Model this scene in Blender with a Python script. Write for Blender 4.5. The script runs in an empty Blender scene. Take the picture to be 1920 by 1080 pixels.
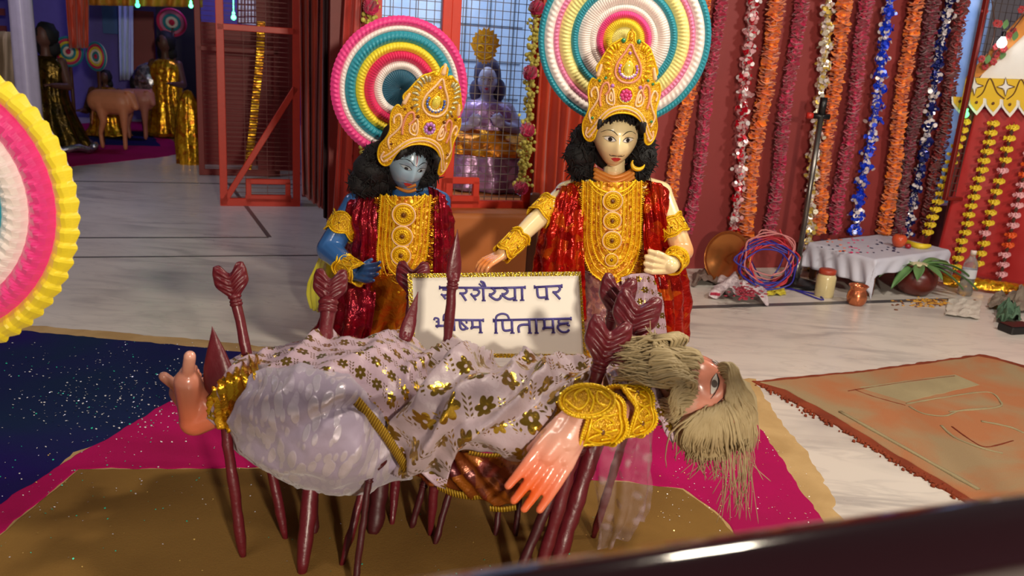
import bpy, bmesh, math, random
from mathutils import Vector, Matrix, noise, Euler
from mathutils.bvhtree import BVHTree
rnd = random.Random(7)
sc = bpy.context.scene
# ---------------------------------------------------------------- camera
F = 1600.0; PITCH = math.radians(15.7); ROLL = math.radians(4.0); CH = 1.3
_f = Vector((0, math.cos(PITCH), -math.sin(PITCH)))
_r0 = Vector((1, 0, 0)); _u0 = Vector((0, math.sin(PITCH), math.cos(PITCH)))
_R = _r0*math.cos(ROLL) + _u0*math.sin(ROLL)
_U = _u0*math.cos(ROLL) - _r0*math.sin(ROLL)
cd = bpy.data.cameras.new('camera'); cam = bpy.data.objects.new('camera', cd)
sc.collection.objects.link(cam); sc.camera = cam
cd.lens = 30; cd.sensor_width = 36; cd.clip_start = 0.02; cd.clip_end = 100
cam.matrix_world = Matrix(((_R.x, _U.x, -_f.x, 0), (_R.y, _U.y, -_f.y, 0), (_R.z, _U.z, -_f.z, CH), (0, 0, 0, 1)))
cd.dof.use_dof = True; cd.dof.focus_distance = 2.9; cd.dof.aperture_fstop = 4.2
# ---------------------------------------------------------------- world, exposure, lamps
w = bpy.data.worlds.new('world'); sc.world = w; w.use_nodes = True
w.node_tree.nodes['Background'].inputs[0].default_value = (0.62, 0.5, 0.52, 1)
w.node_tree.nodes['Background'].inputs[1].default_value = 0.13
sc.view_settings.view_transform = 'Standard'; sc.view_settings.look = 'None'
sc.view_settings.exposure = 0.14; sc.view_settings.gamma = 1.0; sc.view_settings.use_curve_mapping = False
def area(name, loc, target, size, power, col, size_y=None):
    l = bpy.data.lights.new(name, 'AREA'); l.energy = power; l.color = col; l.size = size
    if size_y: l.shape = 'RECTANGLE'; l.size_y = size_y
    o = bpy.data.objects.new(name, l); sc.collection.objects.link(o); o.location = loc
    o.rotation_euler = (Vector(target)-Vector(loc)).to_track_quat('-Z', 'Y').to_euler(); return o
area('key_lamp', (1.5, -2.4, 2.0), (0.3, 3.2, 0.7), 0.26, 190, (1, .87, .70))
area('ceiling_lamp', (1.0, 2.6, 3.0), (0.5, 2.7, 0.0), 0.3, 42, (1, .86, .68))
area('hall_fill', (-1.6, 1.2, 2.9), (-0.4, 3.6, 0.8), 1.0, 16, (1, .88, .76), .15)  # added soft fill that brightens the statues from the front
area('right_tube', (3.3, 2.6, 2.9), (2.2, 4.8, 0.6), .35, 48, (1, .9, .8), .2)
area('shrine_room_lamp', (-0.75, 5.5, 2.6), (-0.6, 6.4, 0.8), 0.7, 26, (.62, .78, 1))
area('far_hall_lamp', (-3.5, 10.2, 2.9), (-3.9, 11.5, 1.2), 0.5, 20, (.42, .36, 1))
area('hall_floor_lamp', (-3.6, 5.6, 3.0), (-3.4, 6.2, 0.0), 0.5, 20, (.78, .74, 1))
area('window_lamp', (2.68, 6.49, 2.75), (2.7, 7.12, 1.3), 0.5, 36, (.45, .65, 1))

# ---------------------------------------------------------------- helpers
def ray(x, y): return _f + (x-960)/F*_R - (y-540)/F*_U
def P(x, y, Y):                    # pixel + world depth -> point
    d = ray(x, y); t = Y/d.y; return Vector((d.x*t, Y, CH+d.z*t))
def Fl(x, y, z=0.0):               # pixel -> point on the floor
    d = ray(x, y); t = (z-CH)/d.z; return Vector((d.x*t, d.y*t, z))
E1 = Vector((.948, .318, 0)); E2 = Vector((-.318, .948, 0)); E3 = Vector((0, 0, 1))
def PN(x, y, n):                   # pixel -> (t, z) on the room plane at distance n
    d = ray(x, y); k = n/d.dot(E2); p = d*k; return p.dot(E1), CH+p.z
def RM(t, n, z): return E1*t + E2*n + E3*z
def S(c):
    c = c/255; return c/12.92 if c <= .04045 else ((c+.055)/1.055)**2.4
def C(r, g, b, a=1): return (S(r), S(g), S(b), a)
def sm(x): x = max(0, min(1, x)); return x*x*(3-2*x)

class MB:
    def __init__(s): s.v = []; s.f = []; s.m = []; s.uv = None
    def add(s, vs, fs, mi=0):
        o = len(s.v); s.v += [Vector(p) for p in vs]
        s.f += [tuple(i+o for i in f) for f in fs]; s.m += [mi]*len(fs)
    def box(s, c, sz, ax=None, mi=0):
        c = Vector(c); a, b, d = ax or (Vector((1, 0, 0)), Vector((0, 1, 0)), E3)
        vs = [c + a*(i*sz[0]/2) + b*(j*sz[1]/2) + d*(k*sz[2]/2) for i in (-1, 1) for j in (-1, 1) for k in (-1, 1)]
        s.add(vs, [(0, 1, 3, 2), (4, 6, 7, 5), (0, 4, 5, 1), (2, 3, 7, 6), (0, 2, 6, 4), (1, 5, 7, 3)], mi)
    def rbox(s, c, sz, ax=None, mi=0, b=.004):      # box with chamfered vertical outline edges
        c = Vector(c); A, B, D = ax or (Vector((1, 0, 0)), Vector((0, 1, 0)), E3)
        x, y, z = sz[0]/2, sz[1]/2, sz[2]/2; b = min(b, x*.6, y*.6, z*.6)
        def ring(zz, k):
            q = [(-x+k, -y+k+b), (-x+k+b, -y+k), (x-k-b, -y+k), (x-k, -y+k+b), (x-k, y-k-b), (x-k-b, y-k), (-x+k+b, y-k), (-x+k, y-k-b)]
            return [c+A*u+B*v+D*zz for u, v in q]
        vs = ring(-z, b)+ring(-z+b, 0)+ring(z-b, 0)+ring(z, b)
        fs = [tuple(range(7, -1, -1)), tuple(range(24, 32))]
        for l in range(3):
            for i in range(8): j = (i+1) % 8; fs.append((l*8+i, l*8+j, l*8+8+j, l*8+8+i))
        s.add(vs, fs, mi)
    def tube(s, path, r, n=8, mi=0, cap=True, flat=None, up0=None):
        path = [Vector(p) for p in path]; k = len(path)
        if not hasattr(r, '__len__'): r = [r]*k
        vs = []; up = None
        for i, p in enumerate(path):
            t = (path[min(i+1, k-1)]-path[max(i-1, 0)])
            t = t.normalized() if t.length > 1e-9 else Vector((0, 0, 1))
            if up is None:
                up = Vector(up0) if up0 else (E3.copy() if abs(t.z) < .9 else Vector((0, 1, 0)))
            up = up - t*up.dot(t)
            up = up.normalized() if up.length > 1e-6 else t.orthogonal().normalized()
            sd = t.cross(up)
            fl = flat if flat else 1
            for j in range(n):
                a = 2*math.pi*j/n; vs.append(p + sd*(math.cos(a)*r[i]) + up*(math.sin(a)*r[i]*fl))
        fs = []
        for i in range(k-1):
            for j in range(n):
                j2 = (j+1) % n; fs.append((i*n+j, i*n+j2, (i+1)*n+j2, (i+1)*n+j))
        if cap: fs += [tuple(range(n-1, -1, -1)), tuple(range((k-1)*n, k*n))]
        s.add(vs, fs, mi)
    def caps(s, a, b, ra, rb, n=14):     # tapered capsule
        a = Vector(a); b = Vector(b); d = b-a; L = d.length
        if L < 1e-6: s.ell(a, (ra, ra, ra)); return
        d /= L; path = []; rr = []
        for i in range(6):
            t = math.pi/2*(1-i/5.0); path.append(a - d*(ra*math.sin(t))); rr.append(max(ra*math.cos(t), 1e-4))
        for i in range(6):
            t = math.pi/2*(i/5.0); path.append(b + d*(rb*math.sin(t))); rr.append(max(rb*math.cos(t), 1e-4))
        s.tube(path, rr, n)
    def ell(s, c, r, nu=16, nv=10, R=None, mi=0, fn=None):
        c = Vector(c); vs = []
        if not hasattr(r, '__len__'): r = (r, r, r)
        for i in range(nv+1):
            th = math.pi*i/nv
            for j in range(nu):
                ph = 2*math.pi*j/nu
                q = Vector((math.sin(th)*math.cos(ph)*r[0], math.sin(th)*math.sin(ph)*r[1], math.cos(th)*r[2]))
                if fn: q = fn(q)
                if R: q = R @ q
                vs.append(c+q)
        fs = []
        for i in range(nv):
            for j in range(nu):
                j2 = (j+1) % nu; fs.append((i*nu+j, (i+1)*nu+j, (i+1)*nu+j2, i*nu+j2))
        s.add(vs, fs, mi)
    def lathe(s, c, prof, n=24, ax=None, mi=0, fn=None):   # prof: (radius, height)
        c = Vector(c); A, B, D = ax or (Vector((1, 0, 0)), Vector((0, 1, 0)), E3)
        vs = []
        for i, (r, h) in enumerate(prof):
            for j in range(n):
                a = 2*math.pi*j/n; rr = r*(fn(a, h) if fn else 1)
                vs.append(c + A*(math.cos(a)*rr) + B*(math.sin(a)*rr) + D*h)
        fs = []
        for i in range(len(prof)-1):
            for j in range(n):
                j2 = (j+1) % n; fs.append((i*n+j, i*n+j2, (i+1)*n+j2, (i+1)*n+j))
        s.add(vs, fs, mi)
    def torus(s, c, R, r, ax, nu=24, nv=8, mi=0, a0=0, a1=2*math.pi):
        A, B = ax[0], ax[1]; c = Vector(c); full = abs(a1-a0-2*math.pi) < 1e-6
        pts = [c + A*(math.cos(a0+(a1-a0)*i/nu)*R) + B*(math.sin(a0+(a1-a0)*i/nu)*R) for i in range(nu+1)]
        s.tube(pts, r, nv, mi, cap=not full)
    def prism(s, pts, th, nrm, mi=0):     # outline polygon (world pts) thickened along nrm
        n = len(pts); nrm = Vector(nrm)
        vs = [Vector(p) for p in pts] + [Vector(p)+nrm*th for p in pts]
        s.add(vs, [tuple(range(n-1, -1, -1)), tuple(range(n, 2*n))] + [(i, (i+1) % n, n+(i+1) % n, n+i) for i in range(n)], mi)
    def grid(s, fn, nu, nv, mi=0, wrap=False):
        vs = [fn(i/nu, j/nv) for j in range(nv+1) for i in range(nu+(0 if wrap else 1))]
        k = nu if wrap else nu+1; fs = []
        for j in range(nv):
            for i in range(nu):
                i2 = (i+1) % k if wrap else i+1
                fs.append((j*k+i, j*k+i2, (j+1)*k+i2, (j+1)*k+i))
        s.add(vs, fs, mi)
    def build(s, name, mats, parent=None, smooth=True, uvs=None, solid=0, org=None):
        if not isinstance(mats, (list, tuple)): mats = [mats]
        o0 = Vector(org) if org is not None else (wloc(parent) if parent else Vector((0, 0, 0)))
        me = bpy.data.meshes.new(name); me.from_pydata([tuple(v-o0) for v in s.v], [], s.f)
        for m in mats: me.materials.append(m)
        if len(mats) > 1: me.polygons.foreach_set('material_index', s.m)
        if smooth: me.polygons.foreach_set('use_smooth', [True]*len(me.polygons))
        if uvs:
            l = me.uv_layers.new(name='UVMap'); d = []
            for f in s.f:
                for i in f: d += [uvs[i][0], uvs[i][1]]
            l.data.foreach_set('uv', d)
        me.validate(); me.update()
        o = bpy.data.objects.new(name, me); sc.collection.objects.link(o)
        if parent: o.parent = parent
        elif org is not None: o.location = o0
        if solid:
            md = o.modifiers.new('thick', 'SOLIDIFY'); md.thickness = solid; md.offset = 0
        return o
def wloc(o):
    p = Vector(o.location)
    while o.parent: o = o.parent; p += o.location
    return p
def tag(o, label, cat, group=None):
    o['label'] = label; o['category'] = cat
    if group: o['group'] = group
    return o
def thing(name, label, cat, loc, group=None):
    o = bpy.data.objects.new(name, None); sc.collection.objects.link(o); o.location = loc
    o.empty_display_size = .05
    return tag(o, label, cat, group)
def struct(o): o['kind'] = 'structure'; return o
def stuff(o): o['kind'] = 'stuff'; return o
def spline(pts, per=6, closed=False):      # Catmull-Rom through points
    pts = [Vector(p) for p in pts]; n = len(pts); out = []
    rng = range(n if closed else n-1)
    for i in rng:
        if closed: a, b, c, d = pts[(i-1) % n], pts[i], pts[(i+1) % n], pts[(i+2) % n]
        else: a, b, c, d = pts[max(i-1, 0)], pts[i], pts[i+1], pts[min(i+2, n-1)]
        for k in range(per):
            t = k/per
            out.append(.5*((2*b)+(c-a)*t+(2*a-5*b+4*c-d)*t*t+(3*b-a-3*c+d)*t**3))
    out.append(pts[0].copy() if closed else pts[-1].copy()); return out
def lerp(a, b, t): return a+(b-a)*t
def patch(rows, nu, nv, disp=None, uvscale=None):
    """cloth surface through rows of control points; returns MB and uvs in metres"""
    R = [spline(r, 12) for r in rows]; k = len(R[0])
    def samp(l, t):
        x = t*(len(l)-1); i = min(int(x), len(l)-2); return l[i].lerp(l[i+1], x-i)
    cols = []
    for i in range(nu+1):
        c = spline([samp(r, i/nu) for r in R], 12); cols.append([samp(c, j/nv) for j in range(nv+1)])
    mb = MB(); V = [[cols[i][j] for i in range(nu+1)] for j in range(nv+1)]
    uv = [[None]*(nu+1) for _ in range(nv+1)]
    for j in range(nv+1):
        for i in range(nu+1):
            lu = (V[j][i]-V[j][i-1]).length + uv[j][i-1][0] if i else 0
            lv = (V[j][i]-V[j-1][i]).length + uv[j-1][i][1] if j else 0
            uv[j][i] = (lu, lv)
    if disp:
        W = [[None]*(nu+1) for _ in range(nv+1)]
        for j in range(nv+1):
            for i in range(nu+1):
                a = V[j][min(i+1, nu)]-V[j][max(i-1, 0)]; b = V[min(j+1, nv)][i]-V[max(j-1, 0)][i]
                n = a.cross(b); n = n.normalized() if n.length > 1e-9 else Vector((0, -1, 0))
                W[j][i] = V[j][i] + n*disp(i/nu, j/nv, V[j][i])
        V = W
    mb.v = [V[j][i] for j in range(nv+1) for i in range(nu+1)]
    uvs = [uv[j][i] for j in range(nv+1) for i in range(nu+1)]
    mb.f = [(j*(nu+1)+i, j*(nu+1)+i+1, (j+1)*(nu+1)+i+1, (j+1)*(nu+1)+i) for j in range(nv) for i in range(nu)]
    mb.m = [0]*len(mb.f)
    return mb, uvs
def fuse(mb, name, mat, parent, voxel=.005, sm_it=3, mats=None):
    """overlapping volumes -> one continuous skin (voxel remesh, baked)"""
    o = mb.build(name, mat, None)
    m = o.modifiers.new('r', 'REMESH'); m.mode = 'VOXEL'; m.voxel_size = voxel; m.use_smooth_shade = True
    m2 = o.modifiers.new('s', 'SMOOTH'); m2.factor = .5; m2.iterations = sm_it
    dg = bpy.context.evaluated_depsgraph_get(); ev = o.evaluated_get(dg)
    me = bpy.data.meshes.new_from_object(ev); old = o.data; o.modifiers.clear()
    o.data = me; bpy.data.meshes.remove(old); me.name = name
    me.materials.clear(); me.materials.append(mat)
    bvh = BVHTree.FromPolygons([v.co.copy() for v in me.vertices], [tuple(p.vertices) for p in me.polygons])
    if parent:
        w0 = wloc(parent); me.transform(Matrix.Translation(-w0)); o.parent = parent
    me.polygons.foreach_set('use_smooth', [True]*len(me.polygons))
    return o, bvh
def fbm(p, s=1.0, o=3):
    return noise.fractal(Vector(p)*s, 1.0, 2.0, o)

# ---------------------------------------------------------------- materials
class NT:
    def __init__(s, name):
        s.mat = bpy.data.materials.new(name); s.mat.use_nodes = True; s.t = s.mat.node_tree
        s.b = s.t.nodes['Principled BSDF']; s.tc = s.t.nodes.new('ShaderNodeTexCoord')
    def n(s, typ, ins=None, **kw):
        x = s.t.nodes.new(typ)
        for k, v in kw.items(): setattr(x, k, v)
        for k, v in (ins or {}).items(): s.set(x.inputs[k], v)
        return x
    def set(s, sock, v):
        if hasattr(v, 'is_output'): s.t.links.new(v, sock)
        else: sock.default_value = v
    def math(s, op, a, b=0.0, c=None):
        x = s.n('ShaderNodeMath', operation=op); s.set(x.inputs[0], a); s.set(x.inputs[1], b)
        if c is not None: s.set(x.inputs[2], c)
        return x.outputs[0]
    def mix(s, f, a, b):
        x = s.n('ShaderNodeMix', data_type='RGBA'); s.set(x.inputs[0], f); s.set(x.inputs[6], a); s.set(x.inputs[7], b); return x.outputs[2]
    def mixf(s, f, a, b):
        x = s.n('ShaderNodeMix', data_type='FLOAT'); s.set(x.inputs[0], f); s.set(x.inputs[2], a); s.set(x.inputs[3], b); return x.outputs[0]
    def ramp(s, f, stops):
        x = s.n('ShaderNodeValToRGB'); e = x.color_ramp.elements
        while len(e) < len(stops): e.new(.5)
        for i, (p, c) in enumerate(stops): e[i].position = p; e[i].color = c if hasattr(c, '__len__') else (c, c, c, 1)
        s.set(x.inputs[0], f); return x.outputs[0]
    def noise(s, scale, detail=3, vec=None, out=0, dist=0):
        x = s.n('ShaderNodeTexNoise', {'Scale': scale, 'Detail': detail, 'Distortion': dist, 'Vector': vec or s.tc.outputs['Object']}); return x.outputs[out]
    def vor(s, scale, vec=None, feature='F1', out='Distance', rand=1.0):
        x = s.n('ShaderNodeTexVoronoi', {'Scale': scale, 'Vector': vec or s.tc.outputs['Object'], 'Randomness': rand}, feature=feature); return x.outputs[out]
    def bump(s, h, st=.3, d=.01):
        x = s.n('ShaderNodeBump', {'Height': h, 'Strength': st, 'Distance': d}); s.t.links.new(x.outputs[0], s.b.inputs['Normal'])
    def p(s, **kw):
        for k, v in kw.items(): s.set(s.b.inputs[{'col': 'Base Color', 'rough': 'Roughness', 'metal': 'Metallic', 'spec': 'Specular IOR Level', 'coat': 'Coat Weight', 'crough': 'Coat Roughness', 'emit': 'Emission Color', 'es': 'Emission Strength', 'tr': 'Transmission Weight', 'alpha': 'Alpha', 'ior': 'IOR', 'sheen': 'Sheen Weight', 'sss': 'Subsurface Weight'}[k]], v)
        return s.mat
def plain(name, col, rough=.5, metal=0, var=.12, vs=18, bump=0, bs=60, **kw):
    t = NT(name); f = t.noise(vs, 3)
    d = tuple(c*(1-var) for c in col[:3])+(1,); l = tuple(min(1, c*(1+var)) for c in col[:3])+(1,)
    t.p(col=t.mix(f, d, l), rough=rough, metal=metal, **kw)
    if bump: t.bump(t.noise(bs, 3), bump, .004)
    return t.mat
def foil(name, cols, scale=45, rough=.22, metal=.75, strength=.8, wr=None):
    """crinkled metallic foil cloth: faceted bump, patches of colours"""
    t = NT(name); v = t.vor(scale, out='Color'); g = t.n('ShaderNodeSeparateColor', {0: v}).outputs[0]
    c = t.ramp(g, [(i/(len(cols)-1) if len(cols) > 1 else 0, x) for i, x in enumerate(cols)]) if len(cols) > 1 else cols[0]
    t.p(col=c, rough=rough, metal=metal)
    h = t.math('ADD', t.math('MULTIPLY', t.vor(scale*.6), .8), t.noise(scale*.5, 4, dist=1.5))
    t.bump(h, strength, .012); return t.mat
M = {}
# marble
t = NT('marble'); nz = t.n('ShaderNodeMapping', {'Vector': t.tc.outputs['Object'], 'Rotation': (0, 0, .45), 'Scale': (.55, 2.3, 1)}).outputs[0]
n1 = t.noise(1.6, 8, nz, dist=.9); n2 = t.noise(5, 6, nz, dist=.7); n3 = t.noise(1.1, 3)
vein = t.ramp(n1, [(.40, 0.0), (.475, 1.0), (.50, .9), (.56, 0.0)]); v2 = t.ramp(n2, [(.43, 0.0), (.48, 1.0), (.52, 0.0)])
brk = t.ramp(t.noise(1.3, 4), [(.45, 0.0), (.62, 1.0)])
c = t.mix(t.math('MULTIPLY', vein, t.math('MULTIPLY', brk, .62)), C(214, 209, 203), C(128, 127, 134))
c = t.mix(t.math('MULTIPLY', v2, .28), c, C(150, 148, 150)); c = t.mix(t.math('MULTIPLY', n3, .35), c, C(216, 200, 178))
spk = t.ramp(t.vor(26), [(0, 1.0), (.035, 0.0)]); c = t.mix(t.math('MULTIPLY', spk, t.ramp(t.noise(3, 2), [(.55, 0.0), (.7, .8)])), c, C(80, 78, 84))
t.p(col=c, rough=t.mixf(n2, .22, .38)); M['marble'] = t.mat
M['strip'] = plain('strip', C(84, 82, 84), .35, var=.25)
# coloured powders
def powder(name, c1, c2, sc2=3.0, spark=.0):
    t = NT(name); a = t.noise(sc2, 5, dist=.4); g = t.noise(420, 2); c = t.mix(t.ramp(a, [(.35, 0.0), (.65, 1.0)]), c1, c2)
    c = t.mix(t.math('MULTIPLY', g, .35), c, tuple(x*.5 for x in c1[:3])+(1,)); t.p(col=c, rough=.95, spec=.15)
    t.bump(t.math('ADD', t.noise(260, 3), t.math('MULTIPLY', a, .8)), .35, .004); return t.mat
M['navy'] = powder('navy_powder', C(30, 14, 92), C(16, 42, 70), 1.3)
M['magenta'] = powder('magenta_powder', C(182, 12, 94), C(164, 18, 82), 3)
M['khaki'] = powder('khaki_powder', C(142, 108, 55), C(124, 92, 46), 2.4)
M['sand'] = powder('sand_powder', C(200, 168, 118), C(176, 144, 96), 6)
t = NT('clay_powder'); a = t.noise(2.6, 5, dist=.5); c = t.mix(t.ramp(a, [(.42, 0.0), (.6, 1.0)]), C(176, 116, 78), C(160, 138, 104))
t.p(col=t.mix(t.math('MULTIPLY', t.noise(300, 2), .3), c, C(90, 60, 45)), rough=.95, spec=.15); t.bump(t.noise(200, 3), .3, .004); M['clay'] = t.mat
M['claygrey'] = powder('clay_grey', C(166, 152, 116), C(150, 136, 104), 5)
M['brick'] = powder('brick_powder', C(142, 66, 42), C(120, 54, 36), 8)
# walls, cloth
t = NT('maroon_wall'); c = t.mix(t.noise(2, 4), C(120, 44, 44), C(146, 54, 52)); t.p(col=c, rough=.55); t.bump(t.noise(40, 3), .15, .004); M['wall'] = t.mat
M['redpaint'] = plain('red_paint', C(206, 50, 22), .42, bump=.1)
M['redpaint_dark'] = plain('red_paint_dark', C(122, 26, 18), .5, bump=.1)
t = NT('orange_curtain'); t.p(col=t.mix(t.noise(6, 3), C(214, 70, 22), C(176, 48, 18)), rough=.45, sheen=.4); M['curtain'] = t.mat
t = NT('red_curtain'); t.p(col=t.mix(t.noise(6, 3), C(180, 40, 20), C(140, 26, 16)), rough=.5, sheen=.3); M['curtain2'] = t.mat
M['darkcloth'] = plain('dark_cloth', C(46, 14, 22), .8)
M['platform'] = plain('platform_cloth', C(196, 112, 48), .55, var=.1, vs=3, bump=.2, bs=14)
M['dark'] = plain('dark', C(22, 18, 22), .7)
M['wire'] = plain('wire', C(96, 84, 80), .45, metal=.4)
M['wire_red'] = plain('wire_red', C(110, 40, 30), .5)
M['bluewall'] = plain('pale_blue_wall', C(200, 214, 232), .6)
t = NT('curtain_blue'); t.p(col=t.mix(t.noise(5, 5, dist=1), C(120, 150, 205), C(205, 222, 240)), rough=.4); M['bluecloth'] = t.mat
M['wood'] = plain('wood', C(92, 50, 26), .45, vs=6)
M['black'] = plain('black', C(14, 13, 15), .35)
M['steel'] = plain('steel', C(120, 116, 112), .3, metal=.9)
# figures
M['skin_r'] = plain('cream_enamel', C(236, 214, 160), .22, var=.05, vs=6, coat=.5, crough=.12)
t = NT('painted_arm'); sep = t.n('ShaderNodeSeparateXYZ', {0: t.tc.outputs['Object']})
fx = t.ramp(t.math('MULTIPLY_ADD', sep.outputs[2], 1.0, 0.0), [(.0, 0.0), (1, 1.0)])
at = t.n('ShaderNodeAttribute', attribute_name='tint').outputs['Fac']
t.p(col=t.mix(at, C(238, 218, 166), C(238, 138, 62)), rough=.24, coat=.5, crough=.12); M['skin_arj'] = t.mat
t = NT('blue_enamel'); at = t.n('ShaderNodeAttribute', attribute_name='tint').outputs['Fac']
t.p(col=t.mix(at, C(150, 178, 196), C(52, 98, 158)), rough=.24, coat=.5, crough=.12); M['skin_kri'] = t.mat
t = NT('orange_enamel'); at = t.n('ShaderNodeAttribute', attribute_name='tint').outputs['Fac']
t.p(col=t.mix(at, C(226, 168, 148), C(230, 96, 34)), rough=.27, coat=.7, crough=.15); t.bump(t.noise(45, 3), .18, .004); M['skin_old'] = t.mat
M['hair'] = plain('black_hair', C(10, 9, 11), .7, bump=.6, bs=140)
t = NT('grey_hair'); t.p(col=t.mix(t.noise(30, 3), C(150, 132, 98), C(186, 168, 128)), rough=.55, spec=.4); M['hair_old'] = t.mat
M['white'] = plain('white', C(238, 234, 226), .4, var=.03); M['lip'] = plain('lip', C(196, 50, 52), .3); M['ink'] = plain('ink', C(26, 20, 22), .5)
M['earr'] = plain('earring_yellow', C(236, 190, 20), .3)
# ornaments
t = NT('gold'); t.p(col=t.mix(t.noise(60, 2), C(236, 184, 14), C(250, 212, 50)), rough=.28, metal=.4); t.bump(t.noise(220, 2), .4, .003); M['gold'] = t.mat
t = NT('gold_base'); t.p(col=t.mix(t.vor(150), C(190, 128, 14), C(244, 194, 30)), rough=.34, metal=.35); t.bump(t.vor(220), .8, .003); M['goldbase'] = t.mat
M['goldyel'] = plain('yellow_gold', C(240, 196, 18), .3, metal=.35, var=.1, vs=80, bump=.4, bs=260)
M['pearl'] = plain('peach_cord', C(236, 196, 150), .35, var=.08); M['pinkcord'] = plain('rose_cord', C(214, 140, 110), .4)
M['silvercord'] = plain('silver_cord', C(196, 192, 150), .3, metal=.4)
def gem(n, c): return plain(n, c, .08, var=.15, metal=.3, coat=1.0)
M['gempink'] = gem('gem_pink', C(220, 70, 130)); M['gemlil'] = gem('gem_lilac', C(196, 130, 214)); M['gemwht'] = gem('gem_white', C(235, 232, 225)); M['gemyel'] = gem('gem_yellow', C(242, 226, 90)); M['gemgrn'] = gem('gem_green', C(50, 140, 90)); M['gemamb'] = gem('gem_amber', C(110, 64, 14)); M['gemblu'] = gem('gem_blue', C(80, 110, 190))
for k, c in dict(r_pink=(230, 56, 136), r_magenta=(214, 22, 92), r_white=(236, 226, 220), r_teal=(14, 138, 158), r_yellow=(236, 212, 40), r_cream=(232, 222, 140), r_rose=(230, 130, 176), r_dteal=(10, 82, 108)).items():
    M[k] = plain('ribbon_'+k[2:], C(*c), .45, var=.06, vs=40, sheen=.2)
M['bibgold'] = foil('bib_gold', [C(206, 128, 16), C(244, 190, 30), C(184, 96, 14)], 70, .28, .35, .5)
M['far_skin_dimmed'] = plain('far_skin_dimmed', C(96, 62, 48), .5)  # skin browned in its colour to stand for the dim far hall
M['underfoil'] = foil('under_foil', [C(96, 22, 26), C(150, 84, 20), C(80, 20, 26)], 26, .3, .4, .5)
# statue fabrics
M['redfoil'] = foil('red_foil', [C(150, 14, 12), C(205, 40, 16), C(176, 20, 20), C(220, 96, 20)], 26, .16, .7, .75)
M['crimfoil'] = foil('crimson_foil', [C(120, 14, 34), C(160, 20, 44), C(130, 30, 30)], 34, .18, .65, .7)
M['goldfoil'] = foil('gold_foil', [C(205, 140, 14), C(235, 186, 40), C(180, 96, 12)], 30, .22, .75, .6)
M['amberfoil'] = foil('amber_foil', [C(190, 96, 10), C(214, 142, 20), C(150, 60, 10)], 26, .25, .65, .6)
M['silvfoil'] = foil('silver_foil', [C(150, 150, 158), C(205, 205, 210), C(110, 112, 120)], 26, .22, .85, .7)
M['lilacfoil'] = foil('lilac_foil', [C(150, 110, 118), C(196, 150, 130), C(130, 84, 100)], 50, .3, .4, .5)
M['bronzefoil'] = foil('bronze_foil', [C(70, 54, 14), C(96, 74, 20), C(50, 38, 10)], 22, .25, .8, .7)
t = NT('kurta_peach'); t.p(col=t.mix(t.noise(12, 3), C(226, 150, 66), C(204, 118, 40)), rough=.4, metal=.15); M['kurta'] = t.mat
t = NT('sheer_yellow'); t.p(col=C(232, 226, 30), rough=.35, alpha=.55); M['sheeryel'] = t.mat
# lying figure cloths
def motif_cloth(name, base, cell=.076, gold=C(190, 152, 48), dens=1.0):
    t = NT(name); uv = t.tc.outputs['UV']
    wob = t.n('ShaderNodeVectorMath', {0: uv}, operation='SCALE'); wob.inputs['Scale'].default_value = 1/cell
    sp = t.n('ShaderNodeSeparateXYZ', {0: wob.outputs[0]}); U, V = sp.outputs[0], sp.outputs[1]
    row = t.math('FLOOR', V); U2 = t.math('ADD', U, t.math('MULTIPLY', t.math('MODULO', row, 2.0), .5))
    fu = t.math('SUBTRACT', t.math('FRACT', U2), .5); fv = t.math('SUBTRACT', t.math('FRACT', V), .5)
    r = t.math('SQRT', t.math('ADD', t.math('MULTIPLY', fu, fu), t.math('MULTIPLY', fv, fv))); th = t.math('ARCTAN2', fv, fu)
    pet = t.math('MULTIPLY_ADD', t.math('ABSOLUTE', t.math('COSINE', t.math('MULTIPLY', th, 3.0))), .13, .19)
    fl = t.math('LESS_THAN', r, pet); hole = t.math('GREATER_THAN', r, .055); fl = t.math('MULTIPLY', fl, hole)
    # little leaf sprigs between the flowers
    fu3 = t.math('SUBTRACT', t.math('FRACT', t.math('ADD', U2, .5)), .5)
    gu = t.math('ABSOLUTE', t.math('ADD', fu3, t.math('MULTIPLY', fv, .3)))
    ln = t.math('LESS_THAN', t.math('ABSOLUTE', t.math('SUBTRACT', gu, .075)), .045)
    seg = t.math('GREATER_THAN', t.math('SINE', t.math('MULTIPLY', t.math('SUBTRACT', fv, t.math('MULTIPLY', gu, .8)), 44.0)), .05)
    ext = t.math('LESS_THAN', t.math('ABSOLUTE', fv), .3)
    lf = t.math('MULTIPLY', t.math('MULTIPLY', ln, seg), ext)
    m = t.math('MAXIMUM', fl, lf)
    gcol = t.mix(t.noise(30, 2), gold, tuple(x*.62 for x in gold[:3])+(1,))
    t.p(col=t.mix(m, base, gcol), metal=t.math('MULTIPLY', m, .85), rough=t.mixf(m, .42, .16), sheen=.15)
    t.bump(t.math('ADD', t.noise(55, 3), t.math('MULTIPLY', m, .15)), .35, .006); return t.mat
M['motif'] = motif_cloth('gold_flower_cloth', C(180, 160, 168))
M['motif2'] = motif_cloth('gold_leaf_cloth', C(184, 158, 172), .048)
t = NT('lilac_brocade'); uv = t.tc.outputs['UV']
def leafmask(rot, sc_):
    q = t.n('ShaderNodeMapping', {'Vector': uv, 'Rotation': (0, 0, rot), 'Scale': (1, .42, 1)}).outputs[0]
    d = t.n('ShaderNodeTexVoronoi', {'Scale': sc_, 'Vector': q, 'Randomness': .8}).outputs[0]; return t.ramp(d, [(.34, 1.0), (.39, 0.0)])
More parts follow.
